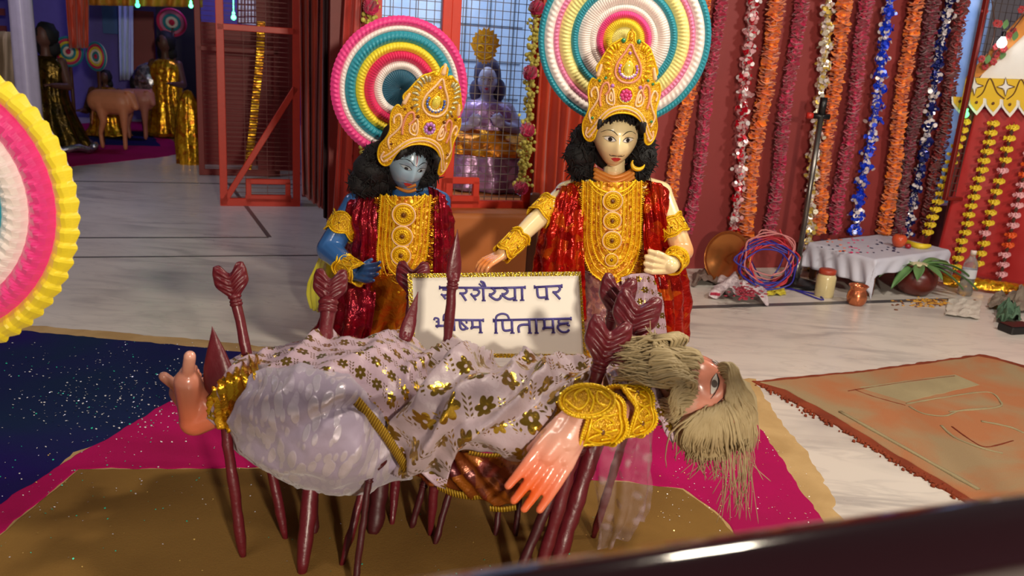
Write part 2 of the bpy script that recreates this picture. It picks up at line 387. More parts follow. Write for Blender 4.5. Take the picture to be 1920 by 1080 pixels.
m = t.math('MAXIMUM', t.math('MAXIMUM', leafmask(.6, 42.0), leafmask(-.9, 36.0)), leafmask(1.9, 30.0)); v2 = t.n('ShaderNodeTexVoronoi', {'Scale': 60.0, 'Vector': uv}).outputs[0]; m2 = t.math('MULTIPLY', m, t.ramp(t.noise(9, 2, uv), [(.36, 0.25), (.5, 1.0)]))
t.p(col=t.mix(m2, C(156, 142, 164), C(206, 196, 210)), rough=t.mixf(m2, .6, .28), metal=t.math('MULTIPLY', m2, .4), sheen=.3)
t.bump(t.math('ADD', t.noise(22, 4), t.math('MULTIPLY', m2, .3)), .4, .008); M['brocade'] = t.mat
t = NT('zari_border'); uvs_ = t.n('ShaderNodeSeparateXYZ', {0: t.tc.outputs['UV']}); wv = t.math('SINE', t.math('MULTIPLY', uvs_.outputs[0], 900.0))
t.p(col=t.mix(t.ramp(wv, [(.3, 0.0), (.6, 1.0)]), C(176, 132, 28), C(240, 200, 76)), rough=.3, metal=.55); t.bump(wv, .8, .003); M['zari'] = t.mat
t = NT('sheer_net'); t.p(col=t.mix(t.vor(40), C(150, 120, 120), C(190, 170, 176)), rough=.4, alpha=t.ramp(t.vor(24), [(.2, .62), (.42, .22)])); M['net'] = t.mat
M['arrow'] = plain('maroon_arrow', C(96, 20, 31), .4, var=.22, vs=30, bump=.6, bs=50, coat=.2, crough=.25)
M['arrow_shaded'] = plain('maroon_arrow_shaded', C(66, 12, 19), .5, var=.2, vs=30, bump=.4, bs=40)  # arrow maroon with the shade under the body put into the colour
M['paper'] = plain('paper', C(236, 230, 218), .6, var=.03, vs=4)
t = NT('holo_tape'); t.p(col=t.mix(t.vor(120), C(230, 190, 40), C(190, 160, 60)), rough=.2, metal=.85); t.bump(t.vor(160), .9, .003); M['tape'] = t.mat
M['print'] = plain('violet_print', C(66, 56, 128), .5, var=.08)
# ================================================================ SETTING
AX = (E1, E2, E3)
mb = MB(); mb.box((0, 6, -.03), (18, 20, .06)); floor = struct(mb.build('floor', M['marble'], smooth=False))
def strip(t0, n0, t1, n1, wd):
    a = RM(t0, n0, 0); b = RM(t1, n1, 0); d = (b-a); L = d.length; d /= L
    m = MB(); m.box((a+b)/2+E3*.0008, (L, wd, .0024), (d, E3.cross(d), E3)); m.build('inlay_strip', M['strip'], floor, smooth=False)
strip(-4.5, 5.17, .6, 5.17, .022); strip(-4.5, 5.66, .2, 5.66, .026); strip(.9, 3.94, 4.2, 3.94, .05)
strip(.205, 5.67, -.05, 7.74, .03); strip(-6, 7.74, .6, 7.74, .03);
NW = 4.74
def wl(name, t0, t1, z0, z1, mat, n=NW, th=.1):
    m = MB(); m.box(RM((t0+t1)/2, n+th/2, (z0+z1)/2), (t1-t0, th, z1-z0), AX); return struct(m.build(name, mat, smooth=False))
tA = PN(1085, 300, NW)[0]; tB = PN(1775, 200, NW)[0]
wl('wall_back', tA, tB, 0, 3.3, M['wall'])
zwin = PN(1750, 385, NW)[1]
wl('wall_right', tB, 6.2, 0, zwin, M['wall'])
tD0 = PN(655, 200, 4.5)[0]; tD1 = PN(1010, 200, 4.5)[0]
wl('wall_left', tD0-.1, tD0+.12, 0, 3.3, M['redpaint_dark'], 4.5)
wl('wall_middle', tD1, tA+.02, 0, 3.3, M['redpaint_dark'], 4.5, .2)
zp = PN(900, 400, 4.33)[1]
m = MB(); m.box(RM((tD0+tD1)/2+.03, 4.33+.5, zp-.02), (tD1-tD0+.06, 1.0, .04), AX)
struct(m.build('floor_platform', M['platform'], smooth=False))
pf = MB(); pf.grid(lambda u, v: RM(lerp(tD0+.0, tD1+.06, u), 4.325 - .006*math.sin(u*23)*(1-v) - .008*fbm((u*4, v*2, 0)), lerp(0, zp, v)), 60, 14)
platcloth = pf.build('platform_cloth', M['platform'], solid=.006)
tag(platcloth, 'tan orange cloth covering the front of the low platform below the mesh door', 'cloth')
m = MB(); m.box(RM(.2, 8.0, 3.25), (9, 7.2, .06), AX); struct(m.build('ceiling_light_block', M['dark'], smooth=False))  # unseen ceiling, added to keep ambient light out of the hall
# ---- the little room behind the mesh
m = MB(); m.box(RM(1.6, 6.55, 1.6), (1.9, .06, 3.4), AX); struct(m.build('wall_shrine_room', M['bluewall'], smooth=False))
m = MB(); m.box(RM(.70, 5.6, 1.6), (.06, 2.0, 3.4), AX); struct(m.build('wall_shrine_left', M['bluewall'], smooth=False))
m = MB(); m.box(RM(tA+.2, 5.7, 1.6), (.06, 1.68, 3.4), AX); struct(m.build('wall_shrine_right', M['bluewall'], smooth=False))
# tiles on its back wall: thin joints
m = MB()
for i in range(10): m.box(RM(.72+i*.19, 6.515, 1.6), (.005, .012, 3.3), AX)
for j in range(12): m.box(RM(1.6, 6.515, .1+j*.27), (1.8, .012, .005), AX)
stuff(m.build('tile_joints', M['strip'], bpy.data.objects['wall_shrine_room'], smooth=False))
# ---- right hand window behind the garland wall: sill cloth light
m = MB(); m.grid(lambda u, v: RM(lerp(2.6, 6.0, u), 5.9+.05*math.sin(u*70+2*math.sin(v*3)), lerp(.2, 3.2, v)), 150, 6)
tag(m.build('blue_curtain', M['bluecloth'], solid=.004), 'pale blue curtain hanging behind the right hand wire mesh window', 'curtain')
# ---- far hall walls
def W2(name, x0, x1, y0, y1, n, mat, th=.08):
    a = PN(x0, y1, n); b = PN(x1, y0, n); m = MB(); m.box(RM((a[0]+b[0])/2, n, (a[1]+b[1])/2), (abs(b[0]-a[0]), th, abs(b[1]-a[1])), AX)
    return m.build(name, mat, smooth=False)
M['violetwall'] = plain('violet_wall', C(96, 84, 170), .6); M['farbrick'] = plain('far_brick', C(112, 40, 44), .7)
M['bluedoor'] = plain('blue_door', C(40, 96, 160), .5); M['farred'] = plain('far_red', C(134, 28, 26), .5)
m = MB(); m.box(RM(-1.5, 13.0, 1.6), (12, .1, 3.4), AX); wf = struct(m.build('wall_far', M['violetwall'], smooth=False))
# brickwork of the far left bay
bw = MB(); bw.box(RM(-4.2, 12.2, 1.6), (3.0, .1, 3.4), AX); wbk = struct(bw.build('wall_far_left', M['dark'], smooth=False))
src = None
for j in range(24):
    for i in range(11):
        c = RM(-2.72-i*.262-(j % 2)*.12, 12.13+rnd.uniform(-.01, .01), .9+j*.1)
        if src is None:
            b_ = MB(); b_.box(c, (.24, .06, .082), AX); src = b_.build('brick', M['farbrick'], wbk, smooth=False); c0 = c.copy()
        else:
            o = src.copy(); o.parent = wbk; o.location = c-c0; sc.collection.objects.link(o)
m = MB(); m.box(RM(-7.2, 8, 1.6), (.1, 12, 3.4), AX); struct(m.build('wall_far_side', M['farred'], smooth=False))
dr = W2('door_1', 194, 219, 8, 62, 12.9, M['bluedoor']); struct(dr)
dr = W2('door_2', 246, 288, 22, 132, 12.6, M['farred']); struct(dr)
def curtain(name, label, pts_top, pts_bot, n, mat, folds, amp, cat='curtain', th=.004, nv=10):
    """gathered cloth on plane n between pixel spans; hangs in front of the plane"""
    (xa, ya), (xb, yb) = pts_top; (xc, yc), (xd, yd) = pts_bot
    a, b, c, d = PN(xa, ya, n), PN(xb, yb, n), PN(xc, yc, n), PN(xd, yd, n)
    m = MB()
    def fn(u, v):
        t = lerp(lerp(c[0], d[0], u), lerp(a[0], b[0], u), v); z = lerp(lerp(c[1], d[1], u), lerp(a[1], b[1], u), v)
        w_ = math.sin(u*folds*2*math.pi + 1.2*math.sin(v*2.3+u*3)+.8*math.sin(u*17))
        return RM(t, n-amp*(.5+.5*w_)-amp*.4*fbm((u*9, v*2, n)), z)
    m.grid(fn, int(folds*10), nv); o = m.build(name, mat, solid=th); tag(o, label, cat); return o
curtain('curtain', 'orange red cloth gathered at the far right hand end of the hall opening', ((557, -80), (612, -80)), ((566, 362), (606, 392)), 5.9, M['curtain'], 4, .09)
curtain('curtain', 'dark maroon curtain hanging left of the narrow red panel', ((604, -60), (650, -60)), ((606, 405), (628, 425)), 4.60, M['darkcloth'], 3, .04)
curtain('curtain', 'narrow bright red curtain behind the pink rimmed halo', ((648, -60), (693, -60)), ((622, 430), (668, 440)), 4.42, M['curtain2'], 2.5, .03)
curtain('curtain', 'orange curtain with deep folds between the flower string and the cream faced statue', ((1015, -40), (1150, -40)), ((985, 520), (1100, 520)), 4.43, M['curtain'], 7, .05)
curtain('curtain', 'lit orange red curtain high at the left of the far hall', ((122, -60), (168, -60)), ((132, 90), (166, 90)), 9.5, M['curtain'], 3, .1)
curtain('curtain', 'pale violet curtain beside the blue far door', ((222, -60), (250, -60)), ((226, 150), (250, 150)), 12.4, M['bluewall'], 3, .08)
curtain('valance', 'yellow orange cloth valance along the top of the far hall', ((160, -60), (380, -60)), ((160, 10), (380, 14)), 9.8, plain('valance', C(196, 130, 40), .6), 8, .1, 'valance')
# ---- wire mesh doors
def bar(m, x0, y0, x1, y1, n, wd, th=.035, mi=0):
    a = PN(x0, y0, n); b = PN(x1, y1, n); a = RM(a[0], n, a[1]); b = RM(b[0], n, b[1]); d = b-a; L = d.length; d /= L
    m.rbox((a+b)/2, (L+wd*.5, th, wd), (d, E2, d.cross(E2)), b=.003)
def meshpart(parent, t0, t1, z0, z1, n, st, mat, r=.0022, stz=None):
    m = MB(); k = int((t1-t0)/st)
    for i in range(k+1): m.box(RM(t0+i*st, n, (z0+z1)/2), (r*1.6, r*1.6, z1-z0), AX)
    k = int((z1-z0)/(stz or st))
    for i in range(k+1): m.box(RM((t0+t1)/2, n+r, z0+i*(stz or st)), (t1-t0, r*1.6, r*1.6), AX)
    return stuff(m.build('wire_mesh', mat, parent, smooth=False))
MN = 4.5
def door(name, label, x0, x1, yb, n, hatch=None, wd=.05, mesh=M['wire'], st=.043, mids=(), diag=None, stz=None, paint=None):
    paint = paint or M['redpaint']
    yt = -130; a = PN(x0, yb, n); b = PN(x1, yb+(x1-x0)*.06, n); ztop = PN(x0, yt, n)[1]
    t0, t1, z0 = a[0], b[0], a[1]
    root = thing(name, label, 'door', RM((t0+t1)/2, n, z0))
    def piece(nm, ta, za, tb, zb, w_):
        m = MB(); A_, B_ = RM(ta, n, za), RM(tb, n, zb); d = B_-A_; L = d.length; d /= L
        m.rbox((A_+B_)/2, (L+w_*.9, .035, w_), (d, E2, d.cross(E2)), b=.003); m.build(nm, paint, root, smooth=False)
    piece('frame_post', t0, z0, t0, ztop, wd); piece('frame_post', t1, z0, t1, ztop, wd)
    piece('bottom_rail', t0, z0, t1, z0, wd*1.1); piece('top_rail', t0, ztop, t1, ztop, wd)
    for ym in mids:
        z = PN(x0, ym, n)[1]; piece('middle_rail', t0, z, t1, z, wd*.8)
    if diag:
        p, q = PN(diag[0], diag[1], n), PN(diag[2], diag[3], n); piece('brace', p[0], p[1], q[0], q[1], wd*.8)
    if hatch:
        p, q = PN(hatch[0], hatch[1], n-.01), PN(hatch[2], hatch[3], n-.01)
        piece('hatch_rail', p[0], p[1], q[0], p[1], wd*.7); piece('hatch_post', p[0], p[1], p[0], z0, wd*.7); piece('hatch_post', q[0], q[1], q[0], z0, wd*.7)
        piece('hatch_sill', p[0], z0+.03, q[0], z0+.03, wd)
    meshpart(root, t0, t1, z0, ztop, n+.02, st, mesh, stz=stz)
    return root
door('mesh_door', 'red framed wire mesh door leaf with a small hatch low down, left of the yellow flower string', 838, 985, 384, MN, hatch=(832, 338, 893, 345))
door('mesh_door', 'red framed wire mesh door leaf partly behind the pink rimmed halo', 698, 822, 376, MN)
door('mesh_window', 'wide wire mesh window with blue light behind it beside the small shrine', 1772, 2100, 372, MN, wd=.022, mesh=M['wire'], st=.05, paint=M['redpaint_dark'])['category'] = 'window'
door('gate_leaf', 'nearer open red grille gate with a diagonal brace, standing in the hall opening', 420, 556, 378, 6.75, hatch=(466, 340, 540, 346), wd=.055, mesh=M['wire_red'], st=.16, mids=(50,), diag=(424, 372, 552, 168), stz=.035)['category'] = 'gate'
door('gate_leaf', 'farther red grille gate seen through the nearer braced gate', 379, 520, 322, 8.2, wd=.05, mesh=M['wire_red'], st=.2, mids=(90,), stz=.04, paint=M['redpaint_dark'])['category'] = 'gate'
wq = W2('red_panel', 484, 548, -120, 330, 8.6, M['farred']); tag(wq, 'flat red board standing behind the two grille gates', 'board')
wq = W2('dark_panel', 374, 484, 48, 332, 8.9, M['farred']); tag(wq, 'dark red board behind the left half of the braced gate', 'board')
wq = W2('red_panel', 566, 640, -120, 372, 7.2, M['farred']); tag(wq, 'narrow red board behind the gathered orange red cloth', 'board')
wq = W2('dark_panel', 300, 372, -120, 200, 12.0, M['dark']); tag(wq, 'tall dark board behind the gold draped far figure', 'board')
# small far window seen through the gates
a = W2('window_1', 446, 484, -30, 44, 12.9, plain('window_light', C(190, 186, 200), .5, es=.55, emit=C(190, 190, 215))); struct(a)
m = MB()
for i in range(7): bar(m, 446+i*6.3, -30, 446+i*6.3, 44, 12.8, .02)
for i in range(7): bar(m, 446, -26+i*11.5, 484, -26+i*11.5, 12.8, .02)
stuff(m.build('window_grille', M['farred'], a, smooth=False))
# gold ribbon hanging behind the gate
m = MB(); rb = [PN(x, y, 8.0) for x, y in ((490, 40), (487, 110), (480, 180), (473, 250), (464, 318))]; rb = spline([RM(a[0], 8.0, a[1]) for a in rb], 14)
for i in range(len(rb)-1):
    m.rbox((rb[i]+rb[i+1])/2, (.07, .02+.02*(i % 2), (rb[i+1]-rb[i]).length*.85), AX)
tag(m.build('tinsel_ribbon', M['goldfoil'], smooth=False), 'pale gold tinsel ribbon hanging between the grille gates', 'ribbon')
# ---- LED points of the far hall
for i, (x, y, n, c, lab) in enumerate(((258, 10, 9.6, (.05, 1, .3), 'small green light high on the far valance, left one'), (358, 11, 9.6, (.1, .9, .35), 'small green light high on the far valance, right one'), (438, 33, 8.0, (.1, 1, .3), 'small green light seen through the top of the braced gate'))):
    a = PN(x, y, n); t = NT('led'); t.p(col=(*c, 1), emit=(*c, 1), es=6.0)
    m = MB(); m.ell(RM(a[0], n, a[1]), .022, 10, 6); m.tube([RM(a[0], n, a[1]+.03), RM(a[0]+.01, n, 3.22)], .004, 5); m.lathe(RM(a[0], n, a[1]+.015), [(.001, 0), (.012, 0), (.012, .03), (.001, .03)], 8); tag(m.build('string_light', t.mat), lab, 'light')

# ================================================================ COLOURED POWDER ON THE FLOOR
def slab(pts, z0, th, name, mat, parent=None, wob=.008, seed=0, sub=22):
    """powder sheet with a ragged edge and a softly rounded rim"""
    out = []
    for i in range(len(pts)):
        a, b = pts[i], pts[(i+1) % len(pts)]; k = max(2, int((b-a).length*sub*2))
        for j in range(k): out.append(a.lerp(b, j/k))
    c = sum(out, Vector())/len(out); n = len(out); vs = []
    o2 = []
    for i, p in enumerate(out):
        d = (out[(i+1) % n]-out[i-1]).normalized(); nn = Vector((d.y, -d.x, 0))
        o2.append((p+nn*wob*fbm((p.x*9+seed, p.y*9, seed), 1.5, 4), nn))
    sgn = 1 if sum((o2[i][0]-c).dot(o2[i][1]) for i in range(n)) > 0 else -1
    rings = [(0, 0), (-.002, th*.7), (-.006, th)]
    for off, z in rings: vs += [Vector((p.x, p.y, z0+z))+nn*sgn*off for p, nn in o2]
    fs = [(r*n+i, r*n+(i+1) % n, (r+1)*n+(i+1) % n, (r+1)*n+i) for r in range(2) for i in range(n)]
    fs.append(tuple(range(2*n, 3*n))); m = MB(); m.add(vs, fs); return m.build(name, mat, parent, smooth=False)
Z = Vector((0, 0, 0))
rang = thing('powder_drawing', 'floor drawing of navy, magenta and khaki coloured powder under the lying figure', 'floor drawing', Fl(800, 900))
fl = lambda *a: [Fl(x, y) for x, y in a]
slab(fl((-700, 560), (20, 606), (400, 640), (700, 672), (1120, 700), (1415, 712), (1440, 760), (1500, 830), (1545, 900), (1590, 985), (1700, 1250), (1000, 1500), (-900, 1500)), 0, .0025, 'sand_border', M['sand'], rang, .02, 1)
slab(fl((-700, 575), (10, 618), (400, 655), (520, 668), (640, 690), (420, 740), (300, 790), (140, 850), (0, 962), (-300, 1120), (-900, 1200)), .0012, .003, 'navy_field', M['navy'], rang, .012, 2)
slab(fl((0, 946), (120, 868), (300, 764), (460, 682), (520, 660), (700, 684), (1120, 712), (1395, 770), (1425, 800), (1460, 850), (1490, 905), (1520, 940), (1552, 990), (1640, 1200), (1450, 1200), (1380, 1004), (1340, 960), (1280, 918), (1180, 905), (840, 885), (480, 878), (145, 882), (0, 1006), (-500, 1290), (-560, 1200)), .0015, .0032, 'magenta_field', M['magenta'], rang, .012, 3)
slab(fl((148, 882), (480, 880), (840, 886), (1180, 906), (1280, 920), (1340, 962), (1382, 1008), (1450, 1200), (1200, 1600), (-700, 1600), (-400, 1240), (0, 1004)), .0015, .0035, 'khaki_field', M['khaki'], rang, .006, 4)
# glitter: loose foil flakes
def flakes(name, pts, cols, parent):
    m = MB()
    for (p, s, mi) in pts:
        q = Euler((rnd.uniform(-.5, .5), rnd.uniform(-.5, .5), rnd.uniform(0, 6.3))).to_matrix()
        m.add([p+q@Vector(v)*s for v in ((-.5, -.4, 0), (.5, -.5, 0), (.4, .5, 0), (-.5, .45, 0))], [(0, 1, 2, 3)], mi)
    return stuff(m.build(name, cols, parent, smooth=False))
FK = [plain('flake_white', C(250, 248, 250), .3, metal=.4), plain('flake_teal', C(60, 230, 190), .3, metal=.4), plain('flake_gold', C(250, 210, 120), .3, metal=.4)]
pp = []
for i in range(520):
    cx, cy = rnd.choice([(230, 740), (300, 720), (180, 760), (120, 720), (330, 700)]); x, y = rnd.gauss(cx, 95), rnd.gauss(cy, 42)
    if 8 < x < 420 and 640 < y < 1000 - x*.4 - 40: pp.append((Fl(x, y, .007), rnd.uniform(.003, .0068), 0 if rnd.random() < .86 else 1))
for i in range(260):
    x, y = rnd.uniform(0, 480), rnd.uniform(640, 980); pp.append((Fl(x, y, .0075), rnd.uniform(.0022, .005), rnd.choice((0, 0, 1))))
for i in range(170):
    x, y = rnd.uniform(0, 1400), rnd.uniform(850, 1075); pp.append((Fl(x, y, .0075), rnd.uniform(.002, .0042), rnd.choice((2, 1, 0))))
for i in range(160):
    x = rnd.uniform(1230, 1520); y = rnd.uniform(800, 980); pp.append((Fl(x, y, .0075), rnd.uniform(.002, .004), rnd.choice((0, 0, 2))))
flakes('glitter', pp, FK, rang)
# clay coloured rectangular drawing at the right
clay = thing('clay_drawing', 'brick edged rectangle of tan and terracotta powder on the marble at the right', 'floor drawing', Fl(1700, 800))
slab(fl((1408, 716), (1620, 696), (1835, 666), (1870, 672), (2100, 742), (1990, 1010), (1815, 948), (1760, 915), (1700, 880), (1640, 844), (1580, 806), (1520, 772), (1460, 740)), 0, .007, 'brick_rim', M['brick'], clay, .012, 8)
slab(fl((1424, 720), (1625, 700), (1833, 671), (1866, 677), (2085, 742), (1980, 990), (1818, 938), (1764, 905), (1705, 870), (1646, 835), (1588, 798), (1528, 764), (1470, 733)), .004, .0065, 'clay_field', M['clay'], clay, .006, 9)
slab(fl((1608, 730), (1790, 706), (1838, 726), (1698, 758)), .0095, .0018, 'pale_patch', M['claygrey'], clay, .006, 10)
def ridge(pts, r=.004, mat=M['brick'], name='drawn_line'):
    m = MB(); pa = spline([Fl(x, y, .011) for x, y in pts], 6); m.tube([p+Vector((0, 0, .001*fbm(p, 30))) for p in pa], [r*(.7+.6*abs(fbm(p, 20))) for p in pa], 5, flat=.5); m.build(name, mat, clay)
ridge([(1590, 733), (1700, 716), (1790, 705)], .003); ridge([(1698, 760), (1640, 744), (1604, 731)], .003); ridge([(1700, 757), (1770, 745), (1850, 735), (1875, 752), (1868, 764), (1780, 772)], .006, M['claygrey'])
ridge([(1705, 762), (1730, 775), (1770, 780), (1800, 770), (1850, 765)], .006, M['claygrey']); ridge([(1785, 800), (1820, 825), (1850, 838), (1900, 826)], .004); ridge([(1765, 798), (1790, 820), (1840, 840), (1880, 850)], .008, M['claygrey'])
ridge([(1840, 790), (1890, 800), (1920, 812)], .008, M['claygrey']); ridge([(1575, 772), (1700, 842), (1835, 918)], .012, M['claygrey'])
# crumbs of brick powder along the near edge
m = MB()
for i in range(150):
    u = rnd.random()**1.2; p = Fl(lerp(1430, 1815, u), lerp(726, 944, u)) + Vector((rnd.gauss(0, .012), rnd.gauss(0, .01), .004)); m.ell(p, rnd.uniform(.003, .009), 6, 4, fn=lambda q: q*(1+.3*fbm(q*200)))
stuff(m.build('brick_crumbs', M['brick'], clay))
# ================================================================ GARLANDS
def ruffle(m, path, r, step, mi=0, jit=.2, n=14):
    d = 0; L = 0; seg = [(path[i+1]-path[i]).length for i in range(len(path)-1)]; tot = sum(seg); k = int(tot/step)
    for i in range(k):
        s = i*step; j = 0
        while j < len(seg)-1 and s > seg[j]: s -= seg[j]; j += 1
        p = path[j].lerp(path[j+1], min(1, s/seg[j])); t = (path[j+1]-path[j]).normalized()
        t = (t + Vector((rnd.gauss(0, jit), rnd.gauss(0, jit), rnd.gauss(0, jit*.5)))*.7).normalized()
        a = t.orthogonal().normalized(); b = t.cross(a); R = r*rnd.uniform(.75, 1.12)
        vs = []; ph = rnd.uniform(0, 6.3)
        for q in range(n):
            an = 2*math.pi*q/n+ph; w_ = R*(.86+.22*rnd.random()); h = step*.75*math.sin(an*3+ph)+rnd.uniform(-.3, .3)*step
            vs.append(p+(a*math.cos(an)+b*math.sin(an))*w_+t*h)
        vs2 = [p+(a*math.cos(2*math.pi*q/n+ph)+b*math.sin(2*math.pi*q/n+ph))*r*.25+t*step*.5 for q in range(n)]
        m.add(vs+vs2, [(q, (q+1) % n, n+(q+1) % n, n+q) for q in range(n)], mi)
def garland(label, x0, y0, x1, y1, mat, r=.05, kind='ruffle', mats=None, n=4.66, sway=3, den=1150):
    pts = []
    for i in range(9):
        v = i/8; a = PN(lerp(x0, x1, v)+sway*math.sin(v*9+x0), lerp(y0, y1, v), n); pts.append(RM(a[0], n+.01*math.sin(v*7+x0), a[1]))
    path = spline(pts, 6)
    root = thing({'ruffle': 'crepe_garland', 'disc': 'foil_garland'}[kind], label, 'garland', path[-1], 'garlands on the maroon wall')
    m = MB(); m.tube(path, .004 if kind == 'disc' else r*.32, 6); m.build('cord', mat, root)
    m = MB()
    if kind == 'ruffle':
        ruffle(m, path, r, .0115); stuff(m.build('crepe_petals', mat, root, smooth=False))
    else:
        tot = sum((path[i+1]-path[i]).length for i in range(len(path)-1))
        for i in range(int(tot*den)):
            v = rnd.random()*(len(path)-1.001); j = int(v); p = path[j].lerp(path[j+1], v-j); q = Vector((rnd.gauss(0, 1), rnd.gauss(0, 1)-.6, rnd.gauss(0, 1))).normalized()
            clump = .7+.5*math.sin(v*2.1+x0); p = p + Vector((q.x, q.y, q.z*.4))*r*rnd.uniform(.2, .85)*clump; s = rnd.uniform(.010, .0175)
            nn = (q+Vector((rnd.gauss(0, .7), rnd.gauss(0, .7)-.5, rnd.gauss(0, .7)))).normalized(); a = nn.orthogonal().normalized(); b = nn.cross(a)
            mi = rnd.choices(range(len(mats)), [1]+[1.0]*(len(mats)-1))[0]
            m.add([p+(a*math.cos(k*.7854)+b*math.sin(k*.7854))*s for k in range(8)], [tuple(range(8))], mi)
        stuff(m.build('foil_discs', mats, root, smooth=False))
    return root
def crepe(n, c): return plain(n, C(*c), .5, var=.15, vs=25, sheen=.5)
M['c_orange'] = crepe('crepe_orange', (250, 138, 12)); M['c_magenta'] = crepe('crepe_magenta', (196, 24, 84)); M['c_dmag'] = crepe('crepe_dark_magenta', (136, 12, 52)); M['c_red'] = crepe('crepe_red', (158, 12, 20))
fs = plain('disc_silver', C(232, 222, 222), .25, metal=.3); fr = plain('disc_red', C(200, 20, 44), .2, metal=.35); fb = plain('disc_blue', C(30, 66, 220), .18, metal=.3)
fg = plain('disc_gold', C(220, 190, 90), .2, metal=.45); fdk = plain('disc_navy', C(24, 34, 110), .2, metal=.4); fp = plain('disc_pink', C(214, 160, 165), .25, metal=.3); fw = plain('disc_pale', C(232, 226, 205), .25, metal=.5)
garland('orange crepe garland emerging below the teal rimmed halo', 1330, -30, 1250, 405, M['c_orange'], .042)
garland('magenta crepe garland right of the teal rimmed halo, leftmost of the magenta ones', 1358, -30, 1290, 440, M['c_magenta'], .04)
garland('red and silver disc garland', 1414, -30, 1376, 430, fr, .058, 'disc', [fs, fr, fp])
garland('orange crepe garland just right of the red and silver one, ending above the brass plate', 1462, -30, 1393, 448, M['c_orange'], .055)
garland('magenta crepe garland ending above the coiled wires', 1508, -30, 1440, 445, M['c_magenta'], .044)
garland('gold and silver disc garland hanging beside the steel stand down to the floor', 1557, -30, 1508, 515, fg, .055, 'disc', [fg, fw, fs])
garland('orange crepe garland just right of the gold and silver disc one', 1588, -30, 1530, 440, M['c_orange'], .052)
garland('magenta crepe garland left of the bright blue disc one', 1630, -30, 1566, 440, M['c_magenta'], .044)
garland('bright blue and silver disc garland ending at the left end of the low table', 1674, -30, 1606, 437, fb, .058, 'disc', [fb, fs, fb])
garland('orange crepe garland farthest right, hanging behind the low table', 1722, -30, 1656, 442, M['c_orange'], .05)
garland('dark magenta crepe garland right of the rightmost orange one', 1757, -30, 1682, 440, M['c_dmag'], .045)
garland('dark navy and silver disc garland, the right hand of the two blue ones', 1786, -30, 1702, 440, fdk, .055, 'disc', [fdk, fs, fdk])
garland('red crepe garland along the edge of the wire mesh window', 1812, -30, 1738, 440, M['c_red'], .045)
# flower strings by the mesh door: yellow green buds and magenta pompons
def flower_string(label, pts, poms):
    path = spline([RM(PN(x, y, 4.36)[0], 4.36, PN(x, y, 4.36)[1]) for x, y in pts], 10)
    root = thing('flower_string', label, 'garland', path[-1]); bud = plain('bud', C(196, 186, 84), .55)
    m = MB(); m.tube(path, .004, 6); m.build('cord', bud, root); m = MB()
    for i in range(420):
        v = rnd.random()*(len(path)-1.001); j = int(v); p = path[j].lerp(path[j+1], v-j)
        m.ell(p+Vector((rnd.gauss(0, .018), rnd.gauss(0, .014), 0)), (rnd.uniform(.008, .013),)*3, 6, 4)
    stuff(m.build('buds', bud, root))
    for x, y in poms:
        a = PN(x, y, 4.34); c = RM(a[0], 4.34, a[1]); m = MB()
        for i in range(130):
            d = Vector((rnd.gauss(0, 1), rnd.gauss(0, 1), rnd.gauss(0, 1))).normalized(); q = d.orthogonal().normalized(); b = d.cross(q); o = c+d*.034
            m.add([c+d*.012+q*.006, o+q*.014+b*.006, o+d*.008, o-q*.014-b*.006, c+d*.012-q*.006], [(0, 1, 2, 3, 4)])
        m.ell(c, .03, 10, 8); m.build('pompon', M['c_magenta'], root, smooth=False)
flower_string('string of yellow green buds with magenta pompons right of the mesh door', [(1008, -30), (1000, 90), (992, 190), (984, 290), (976, 352)], [(1007, 14), (994, 136), (989, 243), (977, 352)])
flower_string('string of yellow green buds showing left of the pink rimmed halo', [(697, -30), (694, 60), (690, 180), (686, 300), (684, 340)], [(696, 12)])

# ================================================================ HALO DISCS
def halo(root, c, nrm, rings, lean=0, up=E3, name='halo_ring', smooth=True):
    """rings: (r0, r1, material, teeth, depth, style)"""
    nrm = Vector(nrm).normalized(); A = up.cross(nrm).normalized(); B = nrm.cross(A)
    c = Vector(c)
    for k, (r0, r1, mat, teeth, dep, style) in enumerate(rings):
        m = MB(); nth = teeth*6; nr = 5
        def fn(u, v):
            a = u*2*math.pi; ph = (u*teeth+(v*.9 if style == 's' else 0)) % 1.0
            saw = (ph if ph < .75 else (1-ph)*3) if style != 'r' else .5+.5*math.cos(ph*2*math.pi)
            bul = math.sin(math.pi*(v*.92+.04)); rr = lerp(r0, r1, v)
            if style == 'z' and v > .8: rr += (r1-r0)*.13*(saw-.5)
            if v > .99 and k == 0: rr += (r1-r0)*.10*saw
            h = dep*(bul*.75+.12)+dep*.5*saw*bul
            return c + A*(math.cos(a)*rr)+B*(math.sin(a)*rr)+nrm*h
        m.grid(fn, nth, nr, wrap=True); m.build('halo_ring', mat, root, smooth=smooth)
    rmx = rings[0][1]; m = MB()
    m.lathe(c-nrm*.006, [(0.0005, 0), (rmx*.985, 0), (rmx*.985, .007), (0.0005, .007)], 64, (A, B, nrm)); m.build('backing', M['paper'], root)
